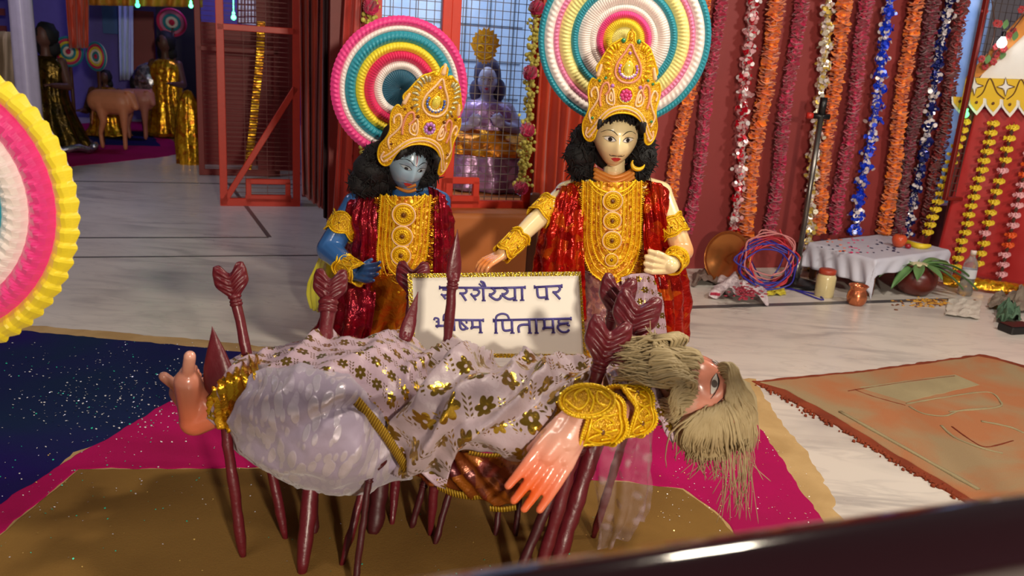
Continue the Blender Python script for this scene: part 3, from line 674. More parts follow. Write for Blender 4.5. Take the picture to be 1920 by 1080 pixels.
# ================================================================ FIGURE TOOLS
def frame(yaw=0, pitch=0, roll=0):
    return Matrix.Rotation(math.radians(yaw), 3, 'Z') @ Matrix.Rotation(math.radians(pitch), 3, 'X') @ Matrix.Rotation(math.radians(roll), 3, 'Y')
def g2(a, s): return math.exp(-(a/s)**2)
class Head:
    def __init__(s, c, R, k=1.0, nose=.017):
        s.c = Vector(c); s.R = R; s.k = k
        def fn(q):
            x, y, z = q
            j = 1 - .30*sm(-(z+.01)/.13); x *= j
            if y < 0: y *= 1-.06*sm(-(z+.06)/.06)
            if y < -.02:
                f = sm((-y-.02)/.05)
                prof = sm((.03-z)/.085) if z > -.056 else sm((z+.070)/.014)
                y -= f*nose*g2(x, .0115+.007*sm(-z/.055))*prof
                y -= f*.004*g2(z+.0, .06)*g2(x, .03)
                y += f*.008*(g2(x-.036, .018)+g2(x+.036, .018))*g2(z-.002, .014)
                y -= f*.004*(g2(x-.036, .014)+g2(x+.036, .014))*g2(z-.000, .008)
                y -= f*.004*(g2(x-.034, .026)+g2(x+.034, .026))*g2(z-.028, .010)
                y -= f*.006*g2(x, .019)*(g2(z+.078, .005)+g2(z+.090, .006)*1.1)
                y -= f*.008*g2(x, .02)*g2(z+.112, .014)
                y -= f*.005*(g2(x-.048, .022)+g2(x+.048, .022))*g2(z+.045, .025)
            return Vector((x, y, z))
        s.mb = MB(); s.mb.ell(s.c, (.090*k, .102*k, .128*k), 96, 80, R, fn=lambda q: fn(q/k)*k)
        for sg in (-1, 1):       # ears
            e = MB(); s.mb.ell(s.pt(sg*.084, .012, -.005), (.012*k, .022*k, .034*k), 12, 10, R, fn=lambda q: Vector((q.x, q.y, q.z*(1-.1*(q.z < 0)))))
        s.bvh = BVHTree.FromPolygons([v.copy() for v in s.mb.v], s.mb.f)
    def pt(s, x, y, z): return s.c + s.R @ (Vector((x, y, z))*s.k)
    def on(s, x, z, off=.0008):
        o = s.pt(x, -.4, z); d = s.R @ Vector((0, 1, 0)); h = s.bvh.ray_cast(o, d)
        return (h[0] if h[0] else s.pt(x, -.1, z)) - d*off
    def decal(s, outline, name, mat, parent, off=.0008):
        m = MB(); cx = sum(p[0] for p in outline)/len(outline); cz = sum(p[1] for p in outline)/len(outline); n = len(outline)
        vs = [s.on(cx, cz, off)]
        for k in (.5, 1): vs += [s.on(lerp(cx, p[0], k), lerp(cz, p[1], k), off) for p in outline]
        fs = [(0, 1+i, 1+(i+1) % n) for i in range(n)]+[(1+i, 1+n+i, 1+n+(i+1) % n, 1+(i+1) % n) for i in range(n)]
        m.add(vs, fs); return m.build(name, mat, parent)
    def stroke(s, pts, r, name, mat, parent, off=.0004):
        p = spline([Vector((a, 0, b)) for a, b in pts], 5); k = len(p); m = MB()
        m.tube([s.on(q.x, q.z, off) for q in p], [r*(.35+.65*math.sin(math.pi*min(1, (i+.8)/(k*.75)))) if i < k*.75 else r*max(.2, 1-(i/k-.6)*2) for i in range(k)], 6); return m.build(name, mat, parent)
def face(h, parent, tache=True, iris=None, lid=1.0, down=0, white=None):
    for sg in (-1, 1):
        cx = sg*.036; out = []
        for i in range(16):
            a = 2*math.pi*i/16; xx = .0225*math.cos(a); zz = (.0105*lid if math.sin(a) > 0 else .0075)*math.sin(a)*(1-.3*abs(math.cos(a)))
            out.append((cx+xx, .001+zz+sg*xx*.10))
        e = h.decal(out, 'eye', white or M['white'], parent)
        ir = [(cx+.0082*math.cos(2*math.pi*i/12), .002-down+.0086*lid*math.sin(2*math.pi*i/12)) for i in range(12)]
        h.decal(ir, 'iris', iris or M['ink'], e, .0014).location = (0, 0, 0)
        h.stroke([(cx-sg*.023, -.001), (cx-sg*.010, .0105*lid), (cx+sg*.008, .0125*lid), (cx+sg*.030, .006)], .002, 'eyeline', M['ink'], parent)
        h.stroke([(cx-sg*.022, -.002), (cx, -.0085), (cx+sg*.024, .001)], .0009, 'lower_lash', M['ink'], parent)
        h.stroke([(cx-sg*.027, .021), (cx-sg*.008, .035), (cx+sg*.014, .036), (cx+sg*.036, .022)], .002, 'eyebrow', M['ink'], parent)
    out = [(a*1.12, b) for a, b in [(-.019, -.079), (-.010, -.0735), (-.004, -.072), (0, -.0735), (.004, -.072), (.010, -.0735), (.019, -.079), (.012, -.087), (.005, -.0925), (0, -.094), (-.005, -.0925), (-.012, -.087)]]
    h.decal(out, 'lips', M['lip'], parent, .0012)
    if tache:
        for sg in (-1, 1): h.stroke([(sg*.002, -.066), (sg*.012, -.064), (sg*.024, -.067), (sg*.031, -.061)], .0026, 'moustache', M['ink'], parent)
def append(o, mb, parent, tintfn=None, name='tint'):
    """join the head into the body skin"""
    bm = bmesh.new(); bm.from_mesh(o.data); w0 = wloc(parent)
    vs = [bm.verts.new(v-w0) for v in mb.v]
    for f in mb.f:
        try: bm.faces.new([vs[i] for i in f]).smooth = True
        except ValueError: pass
    bm.to_mesh(o.data); bm.free()
    if tintfn:
        at = o.data.attributes.new(name, 'FLOAT', 'POINT')
        at.data.foreach_set('value', [tintfn(v.co+w0) for v in o.data.vertices])
def hand(m, wrist, knuck, side, down, ln, r, curl, thumb=None, spread=1.0, lens=(.9, 1.0, .95, .78)):
    """palm from wrist to knuckle centre; side = direction index->little finger; fingers curl towards 'down'"""
    w, k = Vector(wrist), Vector(knuck); d = (k-w).normalized(); s = Vector(side); s = (s-d*s.dot(d)).normalized(); dn = Vector(down); dn = (dn-d*dn.dot(d)-s*dn.dot(s)).normalized()
    tips = []
    for i in range(4):
        o = (i-1.5)*r*2.05*spread; b = k+s*o - d*abs(i-1.3)*r*.35
        m.caps(w+s*o*.55, b, r*1.25, r*1.05); dd = d + s*(i-1.5)*.05*spread
        p = b; c = curl
        for j, f in enumerate((.42, .32, .26)):
            ang = c*(j+.6 if c < .5 else (j+.5)*1.0); v = (dd*math.cos(ang)+dn*math.sin(ang)).normalized()
            q = p+v*ln*lens[i]*f; m.caps(p, q, r*(1-.12*j), r*(.9-.12*j), 10); p = q
        tips.append((p, v))
    t0 = w.lerp(k, .3)-s*r*2.0
    tv = thumb or (d*.7-s*.6+dn*.3); tv = Vector(tv).normalized()
    q = t0+tv*ln*.42; m.caps(w+ (k-w)*.12-s*r, t0+tv*ln*.05, r*1.3, r*1.2); m.caps(t0, q, r*1.2, r*1.0, 10); m.caps(q, q+(tv+d*.5+dn*.2).normalized()*ln*.33, r, r*.8, 10)
    return tips
def surf_ring(a, b, ra, rb, n=48, wav=0, wf=6):
    return a, b
def cuff(parent, a, b, ra, rb, name='arm_cuff', wav=.25, lobes=5, holes=True, k=1.0):
    """embossed gold band round an arm, scalloped edge, raised cords and beads"""
    a, b = Vector(a), Vector(b); d = (b-a); L = d.length; d /= L; A = d.orthogonal().normalized(); B = d.cross(A)
    def pt(u, v, off=0):
        an = u*2*math.pi; vv = v + (wav*(v-.5)*abs(math.sin(an*lobes/2)))
        r = lerp(ra, rb, v)+off; return a+d*(L*vv)+(A*math.cos(an)+B*math.sin(an))*r
    m = MB(); m.grid(lambda u, v: pt(u, v, .0025*k+.0012*math.sin(u*90)*math.sin(v*14)), 64, 8, wrap=True); root = m.build(name, M['goldbase'], parent, solid=.003*k)
    m = MB()
    for v in (0, .12, .88, 1):
        pts = [pt(i/48, v, .006*k) for i in range(49)]; m.tube(pts, .0028*k, 6, cap=False)
    for i in range(lobes*2):
        u0 = (i+.5)/(lobes*2); c = spline([pt(u0-.035, .2, .006*k), pt(u0-.045, .55, .007*k), pt(u0, .85, .007*k), pt(u0+.045, .55, .007*k), pt(u0+.01, .3, .006*k), pt(u0-.01, .5, .006*k)], 5); m.tube(c, .0024*k, 6)
    m.build('cord', M['goldyel'], root)
    m = MB()
    for i in range(56):
        for v in (-.02, 1.02): m.ell(pt(i/56, v, .008*k), .0032*k, 6, 4)
    stuff(m.build('beads', M['goldyel'], root))
    m = MB()
    for i in range(lobes): m.ell(pt((i+.5)/lobes, .55, .006*k), .0055*k, 8, 6)
    m.build('stones', M['gemamb'], root)
    return root
def rosette(parent, c, ax, R, mats=('goldyel', 'pearl', 'gemamb'), name='rosette'):
    A, B, D = ax; m = MB(); m.lathe(c, [(.0003, R*.15), (R*.7, R*.12), (R, 0), (R, -R*.2)], 28, (A, B, D)); root = m.build(name, M['goldbase'], parent)
    m = MB()
    for rr, h in ((.98, .05), (.72, .16), (.46, .2)): m.torus(c+D*R*h, R*rr, R*.085, (A, B), 28, 6)
    m.build('ring', M[mats[0]], root)
    m = MB(); m.torus(c+D*R*.06, R*1.13, R*.09, (A, B), 28, 6); m.build('outer_cord', M[mats[1]], root)
    m = MB()
    for i in range(16): a = i*math.pi/8; m.ell(c+(A*math.cos(a)+B*math.sin(a))*R*.6+D*R*.22, R*.09, 6, 4)
    stuff(m.build('beads', M['goldyel'], root))
    m = MB(); m.ell(c+D*R*.2, (R*.27,)*3, 12, 8); m.build('stone', M[mats[2]], root)
    return root
def crown(parent, h, variant=0, cs=(1, 1), dz=0):
    """tall beaded crown plate curved round the head; coordinates are head-local (x, z)"""
    k = h.k
    def mp(x, z, off=0):
        x *= cs[0]; z = z*cs[1]+dz
        return h.pt(x, -.128+.12*max(0, z-.1)+2.6*x*x*(1-.5*min(1, max(0, z)/.4))-off, z)
    half = [(0, .112), (.04, .106), (.075, .085), (.10, .05), (.112, .01), (.118, -.018), (.135, -.032), (.155, -.022), (.168, .008), (.170, .05), (.158, .09), (.152, .13), (.160, .17), (.163, .21), (.150, .245), (.132, .24), (.126, .262), (.138, .29), (.122, .325), (.106, .36), (.085, .395), (.060, .412), (.040, .425), (.030, .410), (.018, .420), (.014, .45), (0, .458)]
    out = half + [(-x, z) for x, z in reversed(half[1:-1])]
    def inside(x, z):
        c = False; n = len(out)
        for i in range(n):
            (x1, z1), (x2, z2) = out[i], out[(i+1) % n]
            if (z1 > z) != (z2 > z) and x < (x2-x1)*(z-z1)/(z2-z1)+x1: c = not c
        return c
    st = .0032; m = MB(); idx = {}; nx = int(.18/st); 
    for i in range(-nx, nx+1):
        for j in range(-12, 146):
            x, z = i*st, j*st
            if inside(x, z): idx[i, j] = len(m.v); m.v.append(mp(x, z, .0015*fbm((x*90, z*90, 0), 1)))
    for (i, j) in list(idx):
        q = [(i, j), (i+1, j), (i+1, j+1), (i, j+1)]
        if all(a in idx for a in q): m.f.append(tuple(idx[a] for a in q)); m.m.append(0)
    root = m.build('crown', M['goldbase'], parent, solid=.006)
    dk = MB(); dk.lathe(h.pt(0, .0, .06), [(.102*k, .075*k), (.106*k, .12*k), (.100*k, .18*k), (.085*k, .26*k), (.04*k, .31*k), (.001, .315*k)], 36, (h.R@Vector((1, 0, 0)), h.R@Vector((0, 1, 0)), h.R@Vector((0, 0, 1))), fn=lambda a, z: 1-.06*(math.sin(a) < 0))
    dk.build('crown_cap', M['goldbase'], root)
    def cord(name, paths, r, mat, closed=False, off=.006):
        m = MB()
        for p in paths:
            q = spline([Vector((a, 0, b)) for a, b in p], 5, closed); m.tube([mp(a.x, a.z, off) for a in q], r, 6, cap=not closed)
        return m.build(name, mat, root)
    def beads(name, pts, r, mat, off=.007):
        m = MB()
        for a, b in pts: m.ell(mp(a, b, off), r, 8, 6)
        return m.build(name, mat, root)
    cord('edge_cord', [out], .004, M['goldyel'], True, .003)
    arc = [(-.150, .0), (-.130, .03), (-.10, .085), (-.06, .125), (0, .142), (.06, .125), (.10, .085), (.130, .03), (.150, .0)]
    cord('brow_cord', [arc, [(a*.93, b-.012) for a, b in arc]], .0042, M['pearl'] if variant == 0 else M['pearl'])
    cord('brow_band', [[(a*.965, b-.006) for a, b in arc]], .004, M['goldyel'])
    for sg in (-1, 1):     # side paisleys
        cord('paisley', [[(sg*.135, .05), (sg*.150, .09), (sg*.132, .13), (sg*.118, .17), (sg*.132, .21), (sg*.150, .19), (sg*.145, .165)]], .0045, M['pearl'])
        cord('paisley', [[(sg*.105, .13), (sg*.112, .17), (sg*.105, .22), (sg*.085, .235), (sg*.075, .205), (sg*.09, .18)]], .005, M['pinkcord'])
        cord('paisley', [[(sg*.05, .145), (sg*.078, .15), (sg*.083, .185), (sg*.066, .215), (sg*.052, .185)], [(sg*.06, .158), (sg*.072, .17), (sg*.066, .195), (sg*.058, .175)]], .004, M['pearl'], True)
        cord('tassel', [[(sg*.10, .082), (sg*.122, .045)], [(sg*.128, .0), (sg*.142, -.015), (sg*.155, .0), (sg*.15, .03)]], .0045, M['pearl'])
        beads('side_stone', [(sg*.062, .225)], .008, M['gemlil'] if variant == 0 else M['gemamb'])
        for q_ in ((sg*.120, .24), (sg*.135, .075), (sg*.095, .255)): beads('side_stone', [q_], .006, M['gemgrn'] if variant == 0 else M['gemamb'])
        m = MB()      # sprays of leaves round the top drop
        for i in range(9):
            a = math.radians(-60+i*19); cx, cz = sg*(.052+.028*math.cos(a)), .315+.065*math.sin(a); ex, ez = cx+sg*.030*math.cos(a-.3), cz+.022*math.sin(a+.2)
            q = spline([mp(cx, cz, .005), mp((cx+ex)/2, (cz+ez)/2+.006, .009), mp(ex, ez, .006)], 4); m.tube(q, [.0035+.002*math.sin(math.pi*t/(len(q)-1)) for t in range(len(q))], 6)
        m.build('leaf_spray', M['goldyel'] if variant == 0 else M['silvercord'], root)
        beads('knob', [(sg*.034, .418)], .010, M['gemgrn'] if variant == 0 else M['goldyel'])
        m = MB(); m.caps(mp(sg*.128, .265, .004), mp(sg*.118, .305, .004), .009, .006, 8); m.build('side_finial', M['pearl'], root)
    drop = [(0, .405), (-.022, .37), (-.052, .32), (-.055, .275), (-.03, .248), (0, .242), (.03, .248), (.055, .275), (.052, .32), (.022, .37)]
    cord('drop_cord', [drop], .0048, M['pinkcord'] if variant == 0 else M['pearl'], True)
    cord('drop_inner', [[(x*.5, .30+(z-.31)*.5) for x, z in drop]], .003, M['goldyel'], True, .008)
    m = MB(); m.ell(mp(0, .303, .006), (.020*k, .010*k, .030*k), 14, 10, h.R); m.build('drop_stone', M['gemyel'], root)
    bd = [(.040*math.cos(math.radians(a)), .298+.036*math.sin(math.radians(a))) for a in range(-205, 30, 21)]
    beads('bead', bd[:], .0062, M['gemlil'] if variant == 0 else M['gemblu']); beads('white_bead', [(x*.8, .298+(z-.298)*.8-.004) for x, z in bd[3:9]], .006, M['gemwht'])
    beads('top_stone', [(0, .368)], .007, M['gemlil']); m = MB(); m.caps(mp(0, .43, 0), mp(0, .462, 0), .011, .008, 10); m.build('finial', M['goldbase'] if variant == 0 else M['pearl'], root)
    # centre flower
    m = MB(); cen = (0, .188)
    for i in range(8):
        a = i*math.pi/4; m.ell(mp(cen[0]+.019*math.cos(a), cen[1]+.019*math.sin(a), .009), .0088, 8, 6)
    m.build('flower_petals', M['gempink'] if variant == 0 else M['gemlil'], root)
    beads('flower_centre', [cen], .011, M['gempink'] if variant == 0 else M['gemamb'], .010)
    cord('flower_ring', [[(cen[0]+.032*math.cos(i*.785), cen[1]+.034*math.sin(i*.785)) for i in range(8)]], .0035, M['goldyel'], True)
    beads('ring_bead', [(cen[0]+.026*math.cos(math.radians(a)), cen[1]+.027*math.sin(math.radians(a))) for a in range(200, 341, 23)], .0045, M['gemwht'], .008)
    rr = random.Random(3); beads('sequins', [(x, z) for x, z in ((rr.uniform(-.15, .15), rr.uniform(.0, .4)) for _ in range(160)) if inside(x, z)], .0026, M['goldyel'], .004)['kind'] = 'stuff'
    return root
def curls(parent, h, spots, name='hair', mat=None, seed=1, strand=220, base=()):
    """hair mass: lumpy locks round the head plus loose curls"""
    rr = random.Random(seed); m = MB()
    for (x, y, z, r) in base: m.ell(h.pt(x, y, z), (r, r*.9, r), 20, 14, h.R, fn=lambda q: q*(1+.16*fbm(q*38+Vector((x*30, 0, z*30)), 1, 3)))
    for (x, y, z, r) in spots:
        for i in range(strand):
            d = Vector((rr.gauss(0, 1), rr.gauss(0, 1), rr.gauss(0, 1))).normalized(); p = h.pt(x, y, z)+d*r*rr.uniform(.75, 1.02)
            t = d.orthogonal(); t.rotate(Matrix.Rotation(rr.uniform(0, 6.3), 3, d)); cc = []; q = p; t = t.normalized()
            for s_ in range(6):
                cc.append(q.copy()); t = (t+d*rr.uniform(-.35, .3)+Vector((0, 0, -.15))).normalized(); q = q+t*.009
            m.tube(cc, [.0032, .0036, .0034, .003, .002, .0008], 4)
    return m.build(name, mat or M['hair'], parent)

def fringe(parent, h, drop=(.030, .034, .028, .036, .026, .008, .024, .036, .030, .036, .032)):
    """locks over the forehead, hanging out from under the crown"""
    m = MB(); n = len(drop)
    for row in range(2):
        for i in range(n*2-1):
            x = (i-(n-1))*.0088; l = drop[i//2]*(1 if i % 2 == 0 else .8)+.55*abs(x)**1.15*(.9)-.004*row; zt = .112-2.0*x*x
            a = h.pt(x*.9, -.082+4.0*x*x-.012+.01*row, zt+.006); b_ = h.on(x, zt-l*.35, .016); c = h.on(x*1.04, zt-l*.75, .011); d = h.on(x*1.07+.003*(1 if i % 3 else -1), max(.02, zt-l*1.08), .003)
            m.tube([a, b_, c, d], [.011, .0105, .008, .002], 7)
    return m.build('hair_fringe', M['hair'], parent)
# ================================================================ RIGHT STATUE: cream face, gold bib, red foil cape
YA = 3.6
base = Fl(1172, 668); sa = thing('statue', 'cream faced crowned statue with thin moustache and red foil cape, behind the sign', 'statue', base)
hd = Head(P(1154, 254, 3.56), frame(4, 6, 0), 1.0)
b = MB()
def J(x, y, Y): return P(x, y, Y)
b.caps(J(1153, 290, 3.62), J(1150, 345, 3.64), .045, .05)
b.ell(J(1150, 385, 3.66), (.17, .095, .10)); b.ell(J(1150, 440, 3.66), (.145, .095, .14)); b.ell(J(1150, 520, 3.66), (.14, .10, .11))
for s_, xs in ((-1, 1122), (1, 1180)): b.caps(J(xs, 540, 3.66), Vector((J(xs, 600, 3.66).x, 3.68, .05)), .085, .05); b.caps(Vector((J(xs, 600, 3.66).x, 3.68, .035)), Vector((J(xs, 600, 3.66).x+s_*.02, 3.56, .03)), .035, .028)
shL, elL, wrL, knL = J(1062, 362, 3.64), J(998, 420, 3.52), J(942, 476, 3.40), J(912, 492, 3.36)
b.caps(J(1100, 352, 3.66), shL, .055, .052); b.caps(shL, elL, .048, .040); b.caps(elL, wrL, .040, .027)
hand(b, wrL, knL, Vector((-.2, -.9, -.3)), Vector((.25, -.1, -1)), .062, .0105, .42, thumb=Vector((-.6, -.3, -.55)))
shR, elR, wrR, knR = J(1238, 362, 3.64), J(1280, 470, 3.56), J(1258, 498, 3.42), J(1224, 492, 3.40)
b.caps(J(1200, 352, 3.66), shR, .055, .052); b.caps(shR, elR, .05, .047); b.caps(elR, wrR, .046, .033)
hand(b, wrR, knR, Vector((0, 0, -1)), Vector((.15, 1, 0)), .075, .0125, 1.25, thumb=Vector((-.7, -.3, .5)))
body, _ = fuse(b, 'body', M['skin_arj'], sa, .0045, 3)
def tin(c):
    d1 = (c-knL).length; d2 = (c-elR).length; d3 = (c-J(1150, 345, 3.6)).length
    t = max(sm(1-d1/.13), sm(1-d2/.13)*.9, sm(1-d3/.1)*.5)
    if c.z > J(1150, 322, 3.6).z: t = 0
    return t
append(body, hd.mb, sa, tin)
face(hd, sa)
hb = [(0, .06, .045, .115), (-.122, .045, -.03, .055), (.122, .045, -.03, .055), (-.135, .04, -.10, .062), (.135, .04, -.09, .060), (-.12, .05, -.155, .055), (.125, .05, -.150, .055), (0, .08, -.06, .10), (-.098, .0, .045, .032), (.098, .0, .045, .032)]
fr_ = [(x, -.070+4.2*x*x, .112-4.0*x*x, .022) for x in [i*.0175 for i in range(-5, 6)]]
curls(sa, hd, hb[1:7]+[(a, b, c+.004, d*.9) for a, b, c, d in fr_[::2]], base=hb+fr_, strand=150)
fringe(sa, hd)
crown(sa, hd, 0, (.88, .88), .018)
# ear ring on the right, a crescent
m = MB(); c = hd.pt(.098, -.055, -.098); m.tube([c+Vector((.026*math.cos(a), 0, .024*math.sin(a))) for a in [math.radians(150+i*12) for i in range(18)]], [.002+.0075*math.sin(math.pi*i/17) for i in range(18)], 8); m.build('earring', M['earr'], sa)
hc = P(1170, 74, 3.74); px = 1/437.0
rs = [(146, 157, 'r_teal', 150, .016, 's'), (129, 146, 'r_white', 90, .02, 's'), (119, 129, 'r_rose', 110, .014, 'r'), (97, 119, 'r_cream', 100, .02, 's'), (84, 97, 'r_teal', 120, .018, 's'), (62, 84, 'r_white', 110, .018, 'r'), (50, 62, 'r_white', 90, .012, 's'), (38, 50, 'r_pink', 80, .02, 'r'), (22, 38, 'r_yellow', 60, .02, 'r'), (1, 22, 'r_cream', 40, .014, 'r')]
hl = thing('halo_disc', 'large round ribbon halo with a teal rim behind the cream faced statue', 'halo', hc)
halo(hl, hc, (-.05, -1, -.08), [(a*px, b_*px, M[c_], t_, d_, s_) for a, b_, c_, t_, d_, s_ in rs])
m = MB(); m.tube([hc+Vector((0, .01, -.1)), Vector((hc.x, 3.80, .55)), Vector((hc.x, 3.82, 0))], .011, 8); m.build('pole', M['wood'], hl)
# ---- clothes
def bodypt(x, y, Y0, xc, kx, off=0):
    p = P(x, y, Y0); dx = p.x-P(xc, y, Y0).x; return Vector((p.x, Y0+kx*dx*dx-off, p.z))
# kurta (peach) wrapped round the chest
def shell(parent, name, mat, prof, nfold=0, amp=0, nu=96, nv=24, a0=0, a1=2*math.pi, seed=0, solid=.003):
    """prof: (centre, rx, ry) from top to bottom, elliptical cloth shell with folds growing downwards"""
    cs = spline([p[0] for p in prof], 8); rx = spline([Vector((p[1], p[2], 0)) for p in prof], 8)
    m = MB(); k = len(cs)-1
    def fn(u, v):
        i = v*k; j = min(int(i), k-1); f = i-j; c = cs[j].lerp(cs[j+1], f); r = rx[j].lerp(rx[j+1], f); a = lerp(a0, a1, u)
        w_ = 1+amp*v*math.sin(a*nfold+2*math.sin(v*3+seed))+amp*.6*v*fbm((math.cos(a)*3, math.sin(a)*3+seed, v*2), 1)+.02*fbm((math.cos(a)*5, math.sin(a)*5, v*9+seed), 1)
        return c+Vector((math.cos(a)*r.x*w_, math.sin(a)*r.y*w_, 0))
    m.grid(fn, nu, nv, wrap=abs(a1-a0-2*math.pi) < 1e-6); return m.build(name, mat, parent, solid=solid)
def V3(x, y, Y, dz=0): p = P(x, y, Y); p.z += dz; return p
shell(sa, 'kurta', M['kurta'], [(J(1150, 350, 3.66), .07, .06), (J(1150, 366, 3.66), .135, .10), (J(1150, 400, 3.66), .150, .115), (J(1150, 450, 3.66), .145, .118), (J(1152, 520, 3.66), .15, .12), (J(1154, 560, 3.66), .155, .125)], 9, .02)
shell(sa, 'skirt', M['lilacfoil'], [(J(1152, 505, 3.66), .150, .125), (J(1158, 560, 3.66), .175, .14), (J(1165, 610, 3.66), .20, .155), (Vector((J(1170, 660, 3.66).x, 3.66, .012)), .225, .165)], 15, .07, 150, 26)
m = MB(); c0 = Vector((J(1170, 660, 3.66).x, 3.66, .03)); m.grid(lambda u, v: c0+Vector((math.cos(u*6.2832)*.228*(1+.05*math.sin(u*95)), math.sin(u*6.2832)*.168*(1+.05*math.sin(u*95)), v*.035-.02)), 120, 3, wrap=True); m.build('hem', M['goldfoil'], sa, solid=.003)
# net overlay to the right of the waist
mb_, uv_ = patch([[P(1165, 520, 3.50), P(1200, 512, 3.50), P(1235, 520, 3.54)], [P(1170, 570, 3.47), P(1205, 565, 3.45), P(1242, 570, 3.52)], [P(1178, 640, 3.45), P(1215, 640, 3.42), P(1250, 640, 3.5)]], 24, 24, lambda u, v, p: .008*math.sin(u*18)+.006*fbm(p, 20))
mb_.build('waist_sash', M['motif2'], sa, uvs=uv_, solid=.002)
# collar scarf
m = MB()
for q, (dy, r_) in enumerate(((0, .0105), (8, .010), (15, .010))):
    pts = [bodypt(x, y+dy, 3.575-.008*q, 1153, 3.5) for x, y in ((1115, 318), (1130, 326), (1150, 333), (1172, 328), (1190, 318))]; m.tube(spline(pts, 5), r_, 8)
m.build('collar', M['kurta'], sa)
# bib
def bib(parent, xc, yc0, Yf, kx, W, top, bot, cols, rosr, tilt=0):
    """gold breast ornament hung on the chest: plate, nested cords, beads, rosettes"""
    def bp(u, y, off=0):        # u in px from axis
        x = xc+u+tilt*(y-yc0); return bodypt(x, y, Yf, xc+tilt*(y-yc0), kx, off)
    def half(y):                # half width of the plate in px at height y
        v = (y-top)/(bot-top); return W*(1 if v < .55 else math.sqrt(max(0, 1-((v-.55)/.45)**2))**1.1)
    m = MB(); m.grid(lambda u, v: bp((u*2-1)*half(lerp(top, bot, v)), lerp(top, bot, v), .001+.001*math.sin(v*80)*math.sin(u*60)), 40, 60)
    root = m.build('bib', M['bibgold'], parent, solid=.004)
    for q in range(cols):
        s_ = 1-q*.155; m = MB(); bd = MB()
        pts = []
        yb = bot-(bot-top)*.075*q
        for i in range(25):
            v = i/24*2-1; y = lerp(top-2, yb, 1-abs(v)**1.0) if abs(v) > .0 else yb
            v2 = (y-top)/(yb-top); hw = W*s_*(1 if v2 < .55 else math.sqrt(max(0, 1-((v2-.55)/.45)**2)))
            pts.append(bp(math.copysign(hw, v) if v else 0, y, .007))
        sp_ = spline(pts, 4); m.tube(sp_, .0036 if q % 2 == 0 else .0024, 6); m.build('cord', M['goldyel'] if q % 2 == 0 else M['gold'], root)
        if q % 2 == 0:
            for i in range(0, len(sp_)-1, 1): bd.ell(sp_[i]+Vector((math.copysign(.0055, sp_[i].x-P(xc, yc0, Yf).x), -.001, 0)), .0026, 6, 4)
            stuff(bd.build('beads', M['gold'], root))
    m = MB(); nk = [bp(u, y, .008) for u, y in ((-W*.8, top-4), (-W*.5, top+12), (0, top+20), (W*.5, top+12), (W*.8, top-4))]; m.tube(spline(nk, 6), .005, 8)
    nk = [bp(u, y, .008) for u, y in ((-W*.8, top+4), (-W*.5, top+20), (0, top+28), (W*.5, top+20), (W*.8, top+4))]; m.tube(spline(nk, 6), .003, 6); m.build('neck_cord', M['goldyel'], root)
    for (y, r) in rosr:
        c = bp(0, y, .010); rosette(root, c, (Vector((1, 0, 0)), Vector((0, -.05, 1)).normalized(), Vector((0, -1, -.05)).normalized()), r)
    m = MB(); rr = random.Random(5)
    for i in range(260):
        y = rr.uniform(top, bot-8); u = rr.uniform(-1, 1)*half(y)*.95; m.ell(bp(u, y, .006), rr.uniform(.0018, .0034), 5, 4)
    stuff(m.build('sequins', M['goldyel'], root))
    m = MB(); m.ell(bp(0, bot+2, .006), .009, 10, 8); m.ell(bp(0, bot+10, .006), .006, 8, 6); m.build('pendant', M['goldyel'], root)
    return root
bib(sa, 1149, 345, 3.525, 2.3, 55, 342, 532, 5, ((376, .036), (413, .033), (450, .035), (486, .024)), -.02)
# cape of red foil: a drape over each shoulder
def drape(parent, rows, mat, name, nu=30, nv=34, amp=.014, fr=26, solid=.002, seed=0):
    mb_, uv_ = patch(rows, nu, nv, lambda u, v, p: amp*(.3+.7*v)*math.sin(u*fr+2*math.sin(v*2.6+seed))+amp*.8*fbm(p, 14)); return mb_.build(name, mat, parent, uvs=uv_, solid=solid)
drape(sa, [[P(1096, 335, 3.66), P(1082, 340, 3.60), P(1062, 345, 3.575), P(1042, 352, 3.60)], [P(1094, 400, 3.56), P(1070, 400, 3.52), P(1045, 402, 3.52), P(1022, 412, 3.56)], [P(1092, 460, 3.55), P(1062, 462, 3.50), P(1030, 470, 3.52), P(1008, 470, 3.64)], [P(1092, 510, 3.55), P(1062, 515, 3.50), P(1025, 515, 3.52), P(998, 520, 3.64)], [P(1096, 600, 3.58), P(1066, 610, 3.54), P(1036, 610, 3.56), P(1010, 610, 3.66)]], M['redfoil'], 'cape', amp=.016)
drape(sa, [[P(1204, 335, 3.66), P(1222, 340, 3.575), P(1240, 345, 3.57), P(1258, 360, 3.61)], [P(1206, 400, 3.56), P(1228, 400, 3.54), P(1246, 404, 3.545), P(1262, 412, 3.60)], [P(1208, 470, 3.55), P(1230, 480, 3.54), P(1262, 500, 3.62), P(1284, 500, 3.70)], [P(1222, 540, 3.56), P(1245, 550, 3.53), P(1270, 550, 3.60), P(1292, 550, 3.72)], [P(1236, 642, 3.56), P(1252, 648, 3.54), P(1270, 648, 3.60), P(1286, 640, 3.72)]], M['redfoil'], 'cape', amp=.015, seed=2)
